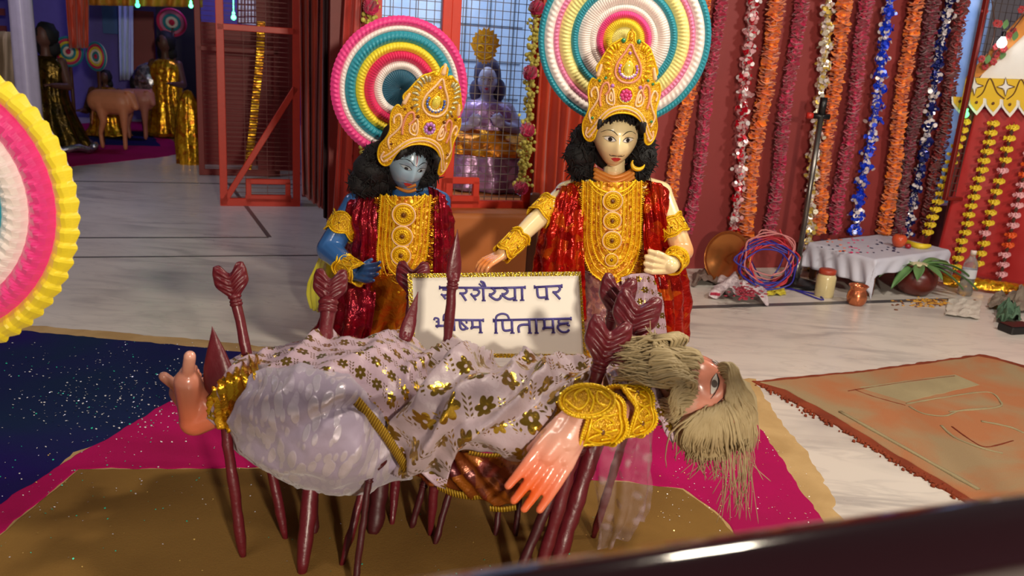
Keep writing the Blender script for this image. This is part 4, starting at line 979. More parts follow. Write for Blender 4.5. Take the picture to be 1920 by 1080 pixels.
# sequinned edging strips beside the bib
for sg, xs in ((-1, 1086), (1, 1210)):
    m = MB(); rr = random.Random(8)
    for i in range(240):
        y = rr.uniform(345, 520); x = xs+rr.uniform(-9, 9)-.02*(y-345); p = bodypt(x, y, 3.53, 1149, 2.3); q = Euler((rr.gauss(0, .5)+1.57, rr.gauss(0, .4), rr.gauss(0, .6))).to_matrix(); w_, h_ = rr.uniform(.006, .014), rr.uniform(.0016, .003)
        m.add([p+q@Vector(v) for v in ((-w_, -h_, 0), (w_, -h_, 0), (w_, h_, 0), (-w_, h_, 0))], [(0, 1, 2, 3)])
    stuff(m.build('tinsel_edging', M['goldfoil'], sa, smooth=False))
cuff(sa, J(1032, 386, 3.60), J(1010, 406, 3.55), .051, .047, 'arm_band'); cuff(sa, J(974, 446, 3.465), J(944, 474, 3.405), .041, .034, 'wrist_cuff')
cuff(sa, J(1254, 412, 3.605), J(1267, 438, 3.585), .053, .051, 'arm_band'); cuff(sa, elR.lerp(wrR, .5), elR.lerp(wrR, .92), .044, .039, 'wrist_cuff', wav=.1)

# ================================================================ LEFT STATUE: blue face, crimson robe
sk = thing('statue', 'blue faced crowned statue with bowed head and crimson and gold robe, left of the sign', 'statue', Fl(690, 655))
hk = Head(P(764, 302, 3.52), frame(27, 15, 10), .90)
b = MB()
b.caps(J(772, 325, 3.56), J(756, 362, 3.60), .043, .05)
b.ell(J(757, 395, 3.62), (.155, .09, .09)); b.ell(J(757, 445, 3.62), (.13, .09, .13)); b.ell(J(750, 520, 3.62), (.13, .1, .11))
for xs in (722, 772): b.caps(J(xs, 540, 3.62), Vector((J(xs, 600, 3.62).x, 3.62, .05)), .08, .05); b.caps(Vector((J(xs, 600, 3.62).x, 3.62, .035)), Vector((J(xs, 600, 3.62).x, 3.5, .03)), .035, .028)
shL, elL, wrL, knL = J(664, 382, 3.62), J(618, 468, 3.52), J(664, 512, 3.36), J(694, 512, 3.31)
b.caps(J(720, 366, 3.63), shL, .05, .05); b.caps(shL, elL, .048, .056); b.caps(elL, wrL, .055, .034)
hand(b, wrL, knL, Vector((.2, -.7, -.7)), Vector((.1, -.6, .6)), .078, .011, .22, thumb=Vector((.75, .25, .65)))
shR, elR, wrR = J(826, 378, 3.62), J(832, 450, 3.66), J(815, 505, 3.60)
b.caps(J(795, 366, 3.63), shR, .05, .045); b.caps(shR, elR, .043, .04); b.caps(elR, wrR, .038, .028)
hand(b, wrR, J(800, 525, 3.56), Vector((.3, -.9, 0)), Vector((-.6, -.3, 0)), .075, .010, .5)
body, _ = fuse(b, 'body', M['skin_kri'], sk, .0045, 3)
zc = J(760, 345, 3.6).z
append(body, hk.mb, sk, lambda c: 1.0 if c.z < zc-.02 else (0.0 if c.z > zc+.03 else .6))
face(hk, sk, tache=False, lid=.72, down=.004, white=plain('dull_eye_white', C(176, 190, 196), .4))
hk.stroke([(-.002, .07), (0, .045), (.002, .018)], .002, 'forehead_mark', M['lip'], sk); hk.stroke([(-.010, .075), (-.009, .05), (-.001, .022), (.009, .05), (.010, .075)], .0013, 'forehead_mark', M['white'], sk)
hbk = [(0, .06, .045, .115), (-.122, .05, -.02, .06), (.120, .05, -.02, .055), (-.13, .06, -.09, .075), (.125, .06, -.075, .062), (-.15, .07, -.16, .062), (.12, .07, -.15, .06), (0, .085, -.07, .10), (-.08, .08, -.15, .07)]
frk = [(x, -.068+4.2*x*x, .108-4.6*x*x, .022) for x in [i*.0175 for i in range(-5, 6)]]
curls(sk, hk, hbk[1:7]+hbk[8:]+frk[::2], base=hbk+frk, strand=150, seed=4)
fringe(sk, hk)
crown(sk, hk, 1, (1.02, 1.0), .022)
hc = P(751, 166, 3.70); px = 1/437.0
rs = [(113, 129, 'r_pink', 90, .022, 's'), (103, 113, 'r_white', 100, .014, 's'), (84, 103, 'r_teal', 80, .024, 's'), (68, 84, 'r_yellow', 80, .022, 's'), (50, 68, 'r_magenta', 80, .024, 'r'), (35, 50, 'r_white', 70, .018, 's'), (1, 35, 'r_dteal', 50, .012, 'r')]
hl = thing('halo_disc', 'pink rimmed round ribbon halo tilted behind the blue faced statue', 'halo', hc)
halo(hl, hc, (.42, -1, -.10), [(a*px, b_*px, M[c_], t_, d_, s_) for a, b_, c_, t_, d_, s_ in rs])
m = MB(); m.tube([hc+Vector((0, .01, -.1)), Vector((hc.x+.01, 3.76, .55)), Vector((hc.x+.02, 3.78, 0))], .011, 8); m.build('pole', M['wood'], hl)
shell(sk, 'robe', M['crimfoil'], [(J(757, 368, 3.62), .10, .08), (J(757, 378, 3.62), .13, .095), (J(755, 400, 3.62), .145, .108), (J(752, 450, 3.62), .14, .11), (J(748, 520, 3.62), .15, .12)], 9, .03, seed=1)
shell(sk, 'skirt', M['amberfoil'], [(J(748, 500, 3.62), .150, .12), (J(735, 550, 3.62), .19, .14), (J(715, 600, 3.62), .235, .16), (Vector((J(700, 650, 3.62).x, 3.62, .012)), .27, .18)], 17, .07, 160, 26, seed=3)
drape(sk, [[P(716, 352, 3.60), P(698, 356, 3.55), P(680, 362, 3.545), P(658, 374, 3.58)], [P(706, 400, 3.54), P(690, 402, 3.50), P(670, 405, 3.51), P(648, 410, 3.55)], [P(704, 450, 3.52), P(688, 452, 3.49), P(668, 452, 3.52), P(655, 458, 3.64)], [P(702, 520, 3.52), P(684, 524, 3.48), P(660, 528, 3.52), P(640, 520, 3.64)], [P(690, 620, 3.44), P(660, 640, 3.40), P(620, 640, 3.46), P(585, 630, 3.6)]], M['crimfoil'], 'shawl')
drape(sk, [[P(806, 350, 3.60), P(818, 356, 3.56), P(830, 364, 3.55), P(842, 380, 3.60)], [P(806, 420, 3.54), P(820, 425, 3.53), P(836, 430, 3.55), P(850, 436, 3.62)], [P(806, 520, 3.54), P(820, 525, 3.54), P(834, 528, 3.60), P(842, 530, 3.70)], [P(806, 610, 3.5), P(824, 615, 3.5), P(842, 620, 3.56), P(856, 620, 3.68)]], M['crimfoil'], 'shawl', seed=4)
drape(sk, [[P(652, 380, 3.76), P(640, 400, 3.74), P(628, 420, 3.74)], [P(640, 450, 3.78), P(615, 470, 3.74), P(600, 480, 3.74)], [P(630, 520, 3.78), P(596, 530, 3.72), P(575, 540, 3.74)], [P(620, 580, 3.78), P(596, 585, 3.72), P(584, 578, 3.74)]], M['sheeryel'], 'yellow_veil', amp=.006)
drape(sk, [[P(705, 548, 3.40), P(660, 540, 3.38), P(625, 560, 3.44)], [P(700, 590, 3.36), P(650, 600, 3.32), P(605, 600, 3.42)], [P(690, 640, 3.34), P(640, 650, 3.30), P(585, 640, 3.42)]], M['crimfoil'], 'front_wrap', amp=.012)
bib(sk, 760, 370, 3.50, 2.3, 46, 368, 545, 5, ((402, .042), (442, .038), (478, .036)), -.07)
for xs in (704, 812):
    m = MB(); rr = random.Random(9)
    for i in range(200):
        y = rr.uniform(370, 520); x = xs+rr.uniform(-9, 9)-.06*(y-370); p = bodypt(x, y, 3.505, 760, 2.3); q = Euler((rr.gauss(0, .5)+1.57, rr.gauss(0, .4), rr.gauss(0, .6))).to_matrix(); w_, h_ = rr.uniform(.006, .014), rr.uniform(.0016, .003)
        m.add([p+q@Vector(v) for v in ((-w_, -h_, 0), (w_, -h_, 0), (w_, h_, 0), (-w_, h_, 0))], [(0, 1, 2, 3)])
    stuff(m.build('tinsel_edging', M['goldfoil'], sk, smooth=False))
m = MB()
for dy in (0, 9): m.tube(spline([bodypt(x, y+dy, 3.54, 766, 3.5) for x, y in ((738, 336), (750, 345), (766, 350), (780, 346))], 5), .008, 8)
m.build('collar', M['kurta'], sk)
cuff(sk, J(650, 412, 3.585), J(638, 436, 3.56), .060, .060, 'arm_band', wav=.5); cuff(sk, J(648, 500, 3.42), J(674, 514, 3.34), .046, .039, 'wrist_cuff', wav=.35)
# ================================================================ SIGN
cn = [P(764, 513, 2.50), P(1088, 509, 2.50), P(1100, 672, 2.42), P(772, 669, 2.42)]
so = cn[0]; sx = (cn[1]-cn[0]); sy = (cn[3]-cn[0]); snn = sx.cross(sy).normalized()
if snn.y > 0: snn = -snn
def SP(x, y, off=0):
    d = ray(x, y); o = Vector((0, 0, CH)); t = (so-o).dot(snn)/d.dot(snn); return o+d*t+snn*off
cn = [SP(764, 513), SP(1089, 509), SP(1100, 672), SP(772, 669)]
sg = thing('sign_board', 'white sign with two lines of violet script and a gold edge', 'sign', Vector((cn[2].x*.5+cn[3].x*.5, 2.44, 0)))
m = MB(); m.prism(cn, .006, -snn); m.build('board', M['paper'], sg, smooth=False)
ins = [SP(773, 521), SP(1085, 517), SP(1094, 664), SP(779, 662)]
m = MB()
for i in range(4):
    a, b, c, d = cn[i], cn[(i+1) % 4], ins[(i+1) % 4], ins[i]; k = 46 if i % 2 == 0 else 24
    for j in range(k):
        u0, u1 = j/k, (j+.86)/k; q = [a.lerp(b, u0), a.lerp(b, u1), d.lerp(c, u1), d.lerp(c, u0)]; m.prism([p+snn*.0006 for p in q], .0016+.0006*(j % 2), snn)
m.build('gold_edging', M['tape'], sg, smooth=False)
def q1(l): return [(750+x/6, 500+y/6) for x, y in l]
def q2(l): return [(920+x/6, 500+y/6) for x, y in l]
ST = [
 (q1([(445, 236), (1200, 240)]), 4.4), (q2([(0, 243), (388, 232)]), 4.4), (q1([(447, 214), (447, 258)]), 3), (q2([(388, 214), (388, 252)]), 3),
 (q1([(478, 258), (528, 262), (546, 288), (526, 316), (484, 322), (463, 306)]), 4.2), (q1([(482, 320), (500, 345), (516, 366)]), 4.4), (q1([(590, 240), (590, 370)]), 4.4),
 (q1([(735, 245), (750, 272), (730, 298), (668, 300)]), 4.4), (q1([(690, 302), (720, 345), (745, 384)]), 4.6),
 (q1([(822, 258), (872, 262), (892, 288), (868, 322), (820, 328), (798, 300)]), 4.4), (q1([(820, 328), (838, 352), (856, 378)]), 4.4), (q1([(936, 240), (942, 382)]), 4.6), (q1([(920, 382), (965, 382)]), 3),
 (q1([(905, 166), (930, 190), (950, 238)]), 3.4), (q1([(888, 192), (914, 212), (936, 240)]), 3.4), (q1([(903, 164), (945, 178), (968, 238)]), 3.2),
 (q1([(1040, 245), (1070, 276), (1040, 308), (1000, 312)]), 4.6), (q1([(1005, 318), (1040, 350), (1085, 372), (1125, 358), (1140, 318)]), 4.8),
 (q2([(150, 245), (192, 272), (166, 306), (122, 308)]), 4.6), (q2([(130, 316), (170, 350), (215, 366), (272, 352)]), 4.8), (q2([(272, 238), (276, 380)]), 4.6), (q2([(250, 380), (302, 380)]), 3),
 (q2([(352, 236), (356, 380)]), 4.6), (q2([(330, 379), (380, 377)]), 3),
 (q2([(490, 232), (802, 214)]), 4.4), (q2([(493, 208), (495, 250)]), 3), (q2([(801, 196), (801, 240)]), 3),
 (q2([(522, 236), (530, 320), (552, 348), (622, 344)]), 4.6), (q2([(626, 226), (636, 368)]), 4.6), (q2([(610, 369), (656, 366)]), 3),
 (q2([(768, 220), (780, 252), (750, 284), (695, 286)]), 4.4), (q2([(712, 290), (745, 325), (782, 366)]), 4.6),
 (q1([(384, 604), (394, 578), (432, 586), (432, 616), (404, 618)]), 3.6), (q1([(434, 600), (434, 660), (410, 682)]), 4.2), (q1([(400, 668), (530, 664)]), 4.6), (q1([(526, 590), (526, 716)]), 4.6),
 (q1([(492, 594), (498, 545), (545, 524), (590, 548), (608, 592)]), 4), (q1([(606, 590), (612, 724)]), 4.4), (q1([(480, 600), (938, 602)]), 4.4), (q1([(938, 584), (938, 624)]), 3),
 (q1([(672, 606), (680, 682), (710, 708), (758, 690)]), 4.4), (q1([(684, 622), (720, 660), (768, 702)]), 4.2), (q1([(745, 606), (752, 640)]), 3.6),
 (q1([(812, 606), (816, 682), (792, 694)]), 4.6), (q1([(800, 682), (905, 680)]), 4.6), (q1([(900, 604), (908, 742)]), 4.6), (q1([(886, 742), (932, 742)]), 3),
 (q2([(28, 604), (905, 584)]), 4.4), (q2([(32, 584), (34, 628)]), 3), (q2([(904, 564), (904, 606)]), 3),
 (q2([(58, 600), (60, 746)]), 4.6), (q2([(40, 747), (82, 747)]), 3), (q2([(58, 600), (72, 552), (130, 530), (186, 546), (210, 594)]), 4),
 (q2([(132, 606), (140, 694), (166, 720), (234, 712)]), 4.6), (q2([(238, 598), (244, 746)]), 4.6), (q2([(220, 747), (270, 746)]), 3),
 (q2([(434, 594), (440, 746)]), 4.6), (q2([(418, 747), (464, 746)]), 3), (q2([(435, 652), (345, 656), (314, 684), (320, 744)]), 4.8),
 (q2([(510, 592), (516, 746)]), 4.6), (q2([(494, 747), (540, 746)]), 3),
 (q2([(600, 590), (606, 688), (580, 698)]), 4.6), (q2([(590, 688), (702, 685)]), 4.6), (q2([(698, 590), (706, 742)]), 4.6), (q2([(684, 742), (726, 740)]), 3),
 (q2([(778, 588), (764, 618), (782, 640), (880, 634)]), 4), (q2([(848, 640), (770, 654), (756, 690), (796, 730), (852, 734), (884, 706)]), 4.2), (q2([(858, 650), (876, 662), (892, 660)]), 3.4)]
m = MB()
for pts, wd in ST:
    sp_ = spline([Vector((x, y, 0)) for x, y in pts], 5) if len(pts) > 2 else [Vector((*pts[0], 0)), Vector((*pts[1], 0))]
    W_ = [SP(p.x, p.y, .0012) for p in sp_]; m.tube(W_, wd/2/613, 6, flat=.35, up0=snn)
m.build('lettering', M['print'], sg)
for x in (830, 1040):
    a = SP(x, 540, -.016); m = MB(); m.rbox(((a+Vector((a.x, 2.56, 0)))/2), (.018, .010, (a-Vector((a.x, 2.56, 0))).length), (Vector((1, 0, 0)), Vector((0, 1, .09)).normalized(), (a-Vector((a.x, 2.56, 0))).normalized()), b=.002); m.build('stake', M['wood'], sg, smooth=False)

# ================================================================ LYING FIGURE
lo = thing('statue', 'statue lying on its back across arrows, long tan hair, gold printed cloth', 'statue', Vector((.05, 2.08, 0)))
b = MB()
hipc, chc = P(800, 778, 2.12), P(1080, 765, 2.12)
b.caps(hipc, chc, .10, .12); b.ell(P(1125, 758, 2.12), (.09, .15, .09)); b.ell(P(780, 780, 2.1), (.11, .14, .09))
for k_, (ya, yb) in enumerate(((1.98, 1.98), (2.2, 2.17))):
    kn = P(590, 745-10*k_, ya); an = P(408 if k_ == 0 else 400, 770-14*k_, yb); b.caps(P(780, 780, ya+.02), kn, .085, .06); b.caps(kn, an, .058, .034)
b.caps(P(1180, 735, 2.08), P(1262, 752, 2.04), .055, .048)      # neck
# near foot
hl_, an_ = P(366, 788, 1.98), P(410, 772, 1.98); bl = P(352, 716, 1.96)
b.caps(hl_, an_, .040, .036); b.caps(hl_, bl, .038, .034); b.caps(P(395, 775, 1.98), P(362, 725, 1.98), .034, .030); b.ell(P(352, 705, 2.0), (.022, .05, .03))
b.caps(P(352, 700, 1.95), P(356, 668, 1.93), .0155, .0150, 12)
for i in range(4): b.caps(P(356+5*i, 706+3*i, 1.975+.026*i), P(364+5*i, 690+7*i, 1.975+.026*i), .0115-.001*i, .010-.001*i, 10)
# far foot
h2, a2, b2 = P(368, 770, 2.17), P(402, 756, 2.17), P(338, 735, 2.14)
b.caps(h2, a2, .040, .036); b.caps(h2, b2, .037, .03); b.caps(P(380, 748, 2.17), P(345, 728, 2.16), .03, .026); b.caps(P(336, 728, 2.12), P(307, 706, 2.10), .0155, .014, 12)
for i in range(4): b.caps(P(344, 722, 2.14+.026*i), P(334-4*i, 706+4*i, 2.14+.026*i), .011, .0095, 10)
# near arm
shO, elO, wrO, knO = P(1168, 722, 2.02), P(1196, 786, 1.90), P(1088, 778, 1.80), P(1034, 862, 1.745)
b.caps(shO, elO, .052, .043); b.caps(elO, wrO, .044, .036)
hd_ = (knO-wrO).normalized(); sd_ = (P(985, 850, 1.74)-P(1072, 858, 1.77)).normalized(); dn_ = sd_.cross(hd_); dn_ = dn_ if dn_.y > 0 else -dn_
b.caps(wrO, wrO.lerp(knO, .5), .040, .040); b.caps(wrO.lerp(knO, .55)+sd_*.012, wrO.lerp(knO, .9)+sd_*.018, .034, .026); b.caps(wrO.lerp(knO, .5)-sd_*.012, wrO.lerp(knO, .9)-sd_*.022, .034, .024)
hand(b, wrO, knO, -sd_, dn_, .128, .0150, .10, thumb=(hd_*.92+sd_*.18+dn_*.45), spread=.86, lens=(.86, .97, 1.0, .90))
# far arm resting along the body
b.caps(P(1150, 740, 2.24), P(1030, 760, 2.30), .048, .04); b.caps(P(1030, 760, 2.30), P(930, 765, 2.3), .04, .028); hand(b, P(930, 765, 2.3), P(895, 772, 2.28), Vector((0, -1, 0)), Vector((0, 0, -1)), .08, .011, .4)
body, _ = fuse(b, 'body', M['skin_old'], lo, .0045, 3)
up_ = Vector((.93, -.02, -.34)).normalized(); fw_ = Vector((.05, -.42, .86)); fw_ = (fw_-up_*fw_.dot(up_)).normalized(); yb_ = -fw_; xr_ = yb_.cross(up_)
RO = Matrix((xr_, yb_, up_)).transposed()
ho = Head(P(1336, 722, 1.915)-RO@Vector((.037, -.086, .0)), RO, 1.0)
append(body, ho.mb, lo, lambda c: max(sm(1-(c-knO-hd_*.09).length/.16), sm(1-(c-elO).length/.10)*.9, .75*sm(1-(c-hl_).length/.25), .35 if c.x > 1.12*0+P(1290, 740, 2.0).x else 0))
face(ho, lo, iris=plain('iris_grey', C(110, 100, 96), .2))
for i, (f0, rr_) in enumerate(((0, .0115),)):
    pass
# nails on the near hand
# beard, hair
def lock(m, pts, r, n=6, seed=0):
    sp_ = spline(pts, 5); k = len(sp_)-1
    m.tube([p+Vector((fbm(p, 25)*.004, fbm(p+Vector((3, 3, 3)), 25)*.004, fbm(p+Vector((7, 1, 3)), 25)*.004)) for p in sp_], [r*(.35+.65*math.sin(math.pi*min(.96, .14+.84*i/k))) for i in range(k+1)], n, flat=.55)
rr = random.Random(12); m = MB()
m.ell(P(1272, 745, 1.99), (.06, .07, .055), 20, 14, fn=lambda q: q*(1+.14*fbm(q*30))); m.ell(P(1250, 700, 2.0), (.045, .05, .045), 16, 12)
for i in range(330):        # beard swept back over the chest and round the jaw
    v = rr.random(); y0 = lerp(684, 780, v); g = rr.gauss; x0 = 1296+16*v-10*abs(v-.5)+g(0, 3); Y0 = lerp(1.955, 1.90, math.sin(v*3.1))
    e = (lerp(1212, 1236, rr.random()), lerp(655, 775, v*.9+rr.random()*.1)) if v < .5 else (lerp(1228, 1262, rr.random()), lerp(700, 800, v))
    lock(m, [P(x0, y0, Y0), P(1278+g(0, 4), y0-12*math.sin(v*3)+g(0, 3), Y0-.035), P(1262+g(0, 4), lerp(y0, e[1], .5)+6*math.sin(i), Y0-.035), P(e[0]+14, lerp(y0, e[1], .8), Y0-.0), P(e[0], e[1]+g(0, 4), Y0+.05)], rr.uniform(.002, .0046))
for i in range(320):        # roots on the jaw, cheeks and lip
    x = rr.uniform(-.055, .086); z = rr.uniform(-.115, -.040)+.15*max(0, abs(x)-.05); a0_ = ho.on(x, z, .002); dd = RO@Vector((x*.35, 0, -1)); g = rr.gauss
    lock(m, [a0_, ho.on(x*1.03, z-.012, .014), ho.pt(x*1.05, -.098+abs(x)*.35+g(0, .004), z-.05), ho.pt(x*1.05+g(0, .008), -.085+abs(x)*.3, -.155+g(0, .01)), ho.pt(x*.8+g(0, .01), -.03+abs(x)*.2+g(0, .01), -.205+g(0, .015))], rr.uniform(.0025, .005))
for i in range(26):         # wispy end of the beard reaching up to the fletchings
    lock(m, [P(1236+rr.gauss(0, 8), 680+rr.gauss(0, 8), 1.98), P(1226+rr.gauss(0, 5), 655, 2.0), P(1220+rr.gauss(0, 7), 628+rr.gauss(0, 8), 2.02)], .0026, 5)
m.build('beard', M['hair_old'], lo)
m = MB(); m.ell(P(1372, 775, 2.02), (.062, .09, .095), 20, 14, fn=lambda q: q*(1+.12*fbm(q*26))); m.ell(P(1325, 815, 2.0), (.085, .08, .055), 20, 14, fn=lambda q: q*(1+.12*fbm(q*26)))
for i in range(420):        # hair combed back from the brow and falling behind the head
    v = rr.random(); g = rr.gauss
    if v < .5:
        w_ = v*2; s0 = (lerp(1346, 1368, w_)+g(0, 2), lerp(684, 742, w_)+g(0, 3)); x1 = lerp(1385, 1372, w_)+g(0, 5); x2 = lerp(1412, 1392, w_)+g(0, 4)
        lock(m, [P(*s0, 1.93), P((s0[0]+x1)/2+4, s0[1]-2+6*w_, 1.90), P(x1, lerp(708, 766, w_), 1.895), P(x2, lerp(762, 800, w_), 1.92), P(x2-4+g(0, 5), lerp(820, 850, rr.random()), 1.95)], rr.uniform(.0022, .005))
    else:
        w_ = v*2-1; s0 = (lerp(1360, 1318, w_)+g(0, 3), lerp(750, 772, w_)+g(0, 2)); x2 = lerp(1392, 1262, rr.random()*.35+w_*.65)+g(0, 6)
        lock(m, [P(*s0, 1.915), P(lerp(s0[0], x2, .25), s0[1]+8, 1.885), P(lerp(s0[0], x2, .7), lerp(790, 800, w_), 1.885), P(x2, lerp(828, 824, w_)+g(0, 5), 1.90), P(x2+g(0, 8), 856+g(0, 10), 1.95)], rr.uniform(.0022, .005))
m.build('hair', M['hair_old'], lo)
m = MB()
for i in range(90):         # thin trailing wisps
    x = rr.uniform(1300, 1408); y = rr.uniform(820, 850); e = rr.uniform(900, 985) if x > 1350 else rr.uniform(860, 905); 
    sp_ = spline([P(x, y, 1.93), P(x+rr.gauss(4, 5), lerp(y, e, .5), 1.93), P(x+rr.gauss(-2, 12), e, 1.95)], 6); m.tube(sp_, [.0009]*(len(sp_)-1)+[.0003], 4)
stuff(m.build('hair_wisps', M['hair_old'], lo))
cuff(lo, P(1138, 786, 1.845), P(1074, 790, 1.79), .052, .046, 'wrist_cuff', wav=.2, k=1.25); cuff(lo, P(1190, 770, 1.90), P(1160, 772, 1.87), .055, .054, 'arm_band', wav=.5, k=1.1)
# round medallion standing up from the wrist cuff
mc = P(1098, 752, 1.765); A_ = Vector((1, 0, .1)).normalized(); D_ = Vector((-.1, -.85, .52)).normalized(); B_ = D_.cross(A_)
m = MB(); pr = [mc+A_*(.058*math.cos(a)*(1+.12*(math.cos(a) > 0)))+B_*(.037*math.sin(a)) for a in [i*math.pi/16 for i in range(32)]]; m.prism(pr, .004, D_); mr = m.build('medallion', M['goldbase'], lo, smooth=False)
m = MB(); m.tube([p+D_*.005 for p in pr]+[pr[0]+D_*.005], .004, 6); m.tube([mc+(p-mc)*.85+D_*.005 for p in pr+pr[:1]], .0025, 6)
m.tube(spline([mc+A_*x*.058+B_*y*.037+D_*.006 for x, y in ((-.8, .1), (-.3, -.5), (.1, .0), (0, .7), (-.4, .4), (-.35, 0))], 6), .0032, 6); m.tube(spline([mc+A_*x*.058+B_*y*.037+D_*.006 for x, y in ((.1, .75), (.3, 0), (.15, -.7))], 6), .0032, 6); m.tube(spline([mc+A_*x*.058+B_*y*.037+D_*.006 for x, y in ((.9, .1), (.5, .55), (.45, -.1), (.75, -.35))], 6), .003, 6)
m.build('cord', M['goldyel'], mr); m = MB()
for p in pr: m.ell(p+D_*.008, .0035, 6, 4)
stuff(m.build('beads', M['gold'], mr))
# ---- cloths
def px_rows(rows): return [[P(*q) for q in r] for r in rows]
def fold(a, f, ph=0, d=(1, .6), nz=.6, ns=9):
    def fn(u, v, p):
        s_ = math.sin((u*d[0]+v*d[1])*f+ph+1.8*fbm(p, 5)); return a*(1-abs(s_))*1.6-a*.5+a*nz*fbm(p, ns)*1.6
    return fn
m_, uv_ = patch(px_rows([[(395, 785, 1.96), (432, 806, 1.93), (480, 735, 1.90), (560, 712, 1.87), (640, 735, 1.86), (700, 788, 1.87), (760, 868, 1.88), (835, 915, 1.90)],
 [(402, 730, 2.0), (440, 705, 1.96), (500, 690, 1.96), (570, 682, 1.93), (650, 690, 1.92), (720, 730, 1.90), (790, 800, 1.88), (850, 856, 1.88)],
 [(416, 698, 2.08), (452, 676, 2.08), (510, 676, 2.05), (580, 652, 2.05), (660, 656, 2.02), (740, 668, 2.0), (805, 700, 1.96), (870, 760, 1.92)],
 [(430, 690, 2.2), (466, 664, 2.2), (520, 664, 2.2), (585, 634, 2.2), (660, 636, 2.2), (740, 627, 2.2), (800, 652, 2.15), (870, 700, 2.1)],
 [(440, 720, 2.3), (480, 700, 2.32), (530, 700, 2.34), (600, 690, 2.36), (660, 690, 2.36), (740, 690, 2.36), (800, 700, 2.34), (870, 720, 2.3)],
 [(440, 790, 2.3), (480, 790, 2.33), (530, 800, 2.36), (600, 800, 2.36), (660, 800, 2.36), (740, 800, 2.36), (800, 800, 2.34), (870, 800, 2.3)]]), 130, 80, fold(.016, 15, .4, (1, -.55)))
m_.build('printed_wrap', M['motif2'], lo, uvs=uv_, solid=.0022)
m_, uv_ = patch(px_rows([[(440, 790, 2.2), (500, 850, 2.2), (580, 870, 2.2), (660, 880, 2.2), (720, 880, 2.2), (770, 870, 2.15)],
 [(432, 822, 2.02), (500, 880, 2.0), (575, 908, 2.0), (655, 922, 2.0), (718, 908, 2.0), (772, 892, 2.0)],
 [(430, 800, 1.90), (505, 872, 1.85), (580, 892, 1.83), (655, 900, 1.83), (715, 888, 1.87), (768, 872, 1.92)],
 [(442, 760, 1.86), (515, 810, 1.79), (585, 832, 1.765), (658, 838, 1.79), (715, 840, 1.85), (765, 846, 1.91)],
 [(462, 722, 1.88), (525, 742, 1.80), (595, 752, 1.78), (655, 772, 1.80), (708, 800, 1.855), (760, 838, 1.90)],
 [(478, 698, 1.95), (535, 698, 1.88), (605, 700, 1.85), (655, 722, 1.85), (703, 762, 1.87), (755, 825, 1.90)],
 [(488, 690, 2.06), (540, 690, 2.04), (605, 692, 2.02), (660, 700, 2.0), (710, 735, 1.97), (760, 790, 1.95)]]), 110, 80, lambda u, v, p: .010*fbm(p, 6)+.007*(1-abs(math.sin(u*11-v*7+2*fbm(p, 4))))*1.6-.030*g2(v-.62-.5*(u-.45), .035)*g2(u-.55, .22)+.012*g2(v-.70-.5*(u-.45), .05)*g2(u-.55, .3)+.006*fbm(p, 15))
m_.build('brocade_wrap', M['brocade'], lo, uvs=uv_, solid=.0022)
m_, uv_ = patch(px_rows([[(742, 872, 1.90), (800, 890, 1.87), (860, 852, 1.85), (930, 852, 1.83), (1000, 838, 1.85), (1060, 800, 1.89), (1120, 765, 1.95)],
 [(742, 815, 1.87), (800, 826, 1.80), (860, 806, 1.76), (930, 806, 1.76), (1000, 786, 1.80), (1060, 760, 1.87), (1125, 742, 1.95)],
 [(745, 752, 1.91), (800, 752, 1.83), (860, 744, 1.81), (930, 750, 1.81), (1000, 735, 1.85), (1060, 722, 1.92), (1128, 715, 2.0)],
 [(762, 705, 2.0), (805, 692, 1.95), (865, 676, 1.94), (930, 704, 1.94), (1000, 694, 1.96), (1060, 692, 2.02), (1132, 700, 2.06)],
 [(770, 692, 2.15), (815, 660, 2.1), (868, 650, 2.1), (930, 678, 2.12), (1000, 672, 2.12), (1060, 678, 2.15), (1130, 690, 2.18)],
 [(770, 710, 2.33), (820, 690, 2.34), (870, 690, 2.36), (930, 700, 2.36), (1000, 700, 2.36), (1060, 700, 2.34), (1125, 710, 2.3)],
 [(770, 810, 2.33), (820, 810, 2.34), (870, 810, 2.36), (930, 810, 2.36), (1000, 800, 2.36), (1060, 790, 2.34), (1125, 780, 2.3)]]), 140, 90, fold(.024, 12, 2.2, (1.15, -1.0), .45, 8))
m_.build('printed_wrap', M['motif'], lo, uvs=uv_, solid=.0022)
m_, uv_ = patch(px_rows([[(752, 872, 1.97), (820, 918, 1.94), (880, 928, 1.92), (945, 950, 1.91), (1000, 925, 1.95)], [(752, 850, 1.97), (820, 880, 1.92), (880, 892, 1.89), (940, 905, 1.89), (1010, 880, 1.94)], [(750, 810, 2.0), (820, 840, 1.95), (880, 846, 1.90), (940, 846, 1.88), (1015, 826, 1.94)]]), 60, 30, fold(.009, 22, 1, (1, .3)))
m_.build('under_wrap', M['underfoil'], lo, uvs=uv_, solid=.002)
m_, uv_ = patch(px_rows([[(388, 766, 1.965), (410, 800, 1.93), (440, 806, 1.92), (470, 770, 1.885)], [(398, 735, 1.955), (420, 752, 1.925), (446, 750, 1.905), (474, 725, 1.88)], [(412, 705, 1.99), (436, 702, 1.955), (458, 700, 1.93), (482, 692, 1.92)], [(428, 684, 2.08), (448, 672, 2.07), (468, 668, 2.06), (490, 672, 2.04)]]), 30, 34, fold(.010, 16, 1, (1, .7)))
m_.build('gold_ankle_cloth', M['goldfoil'], lo, uvs=uv_, solid=.002)
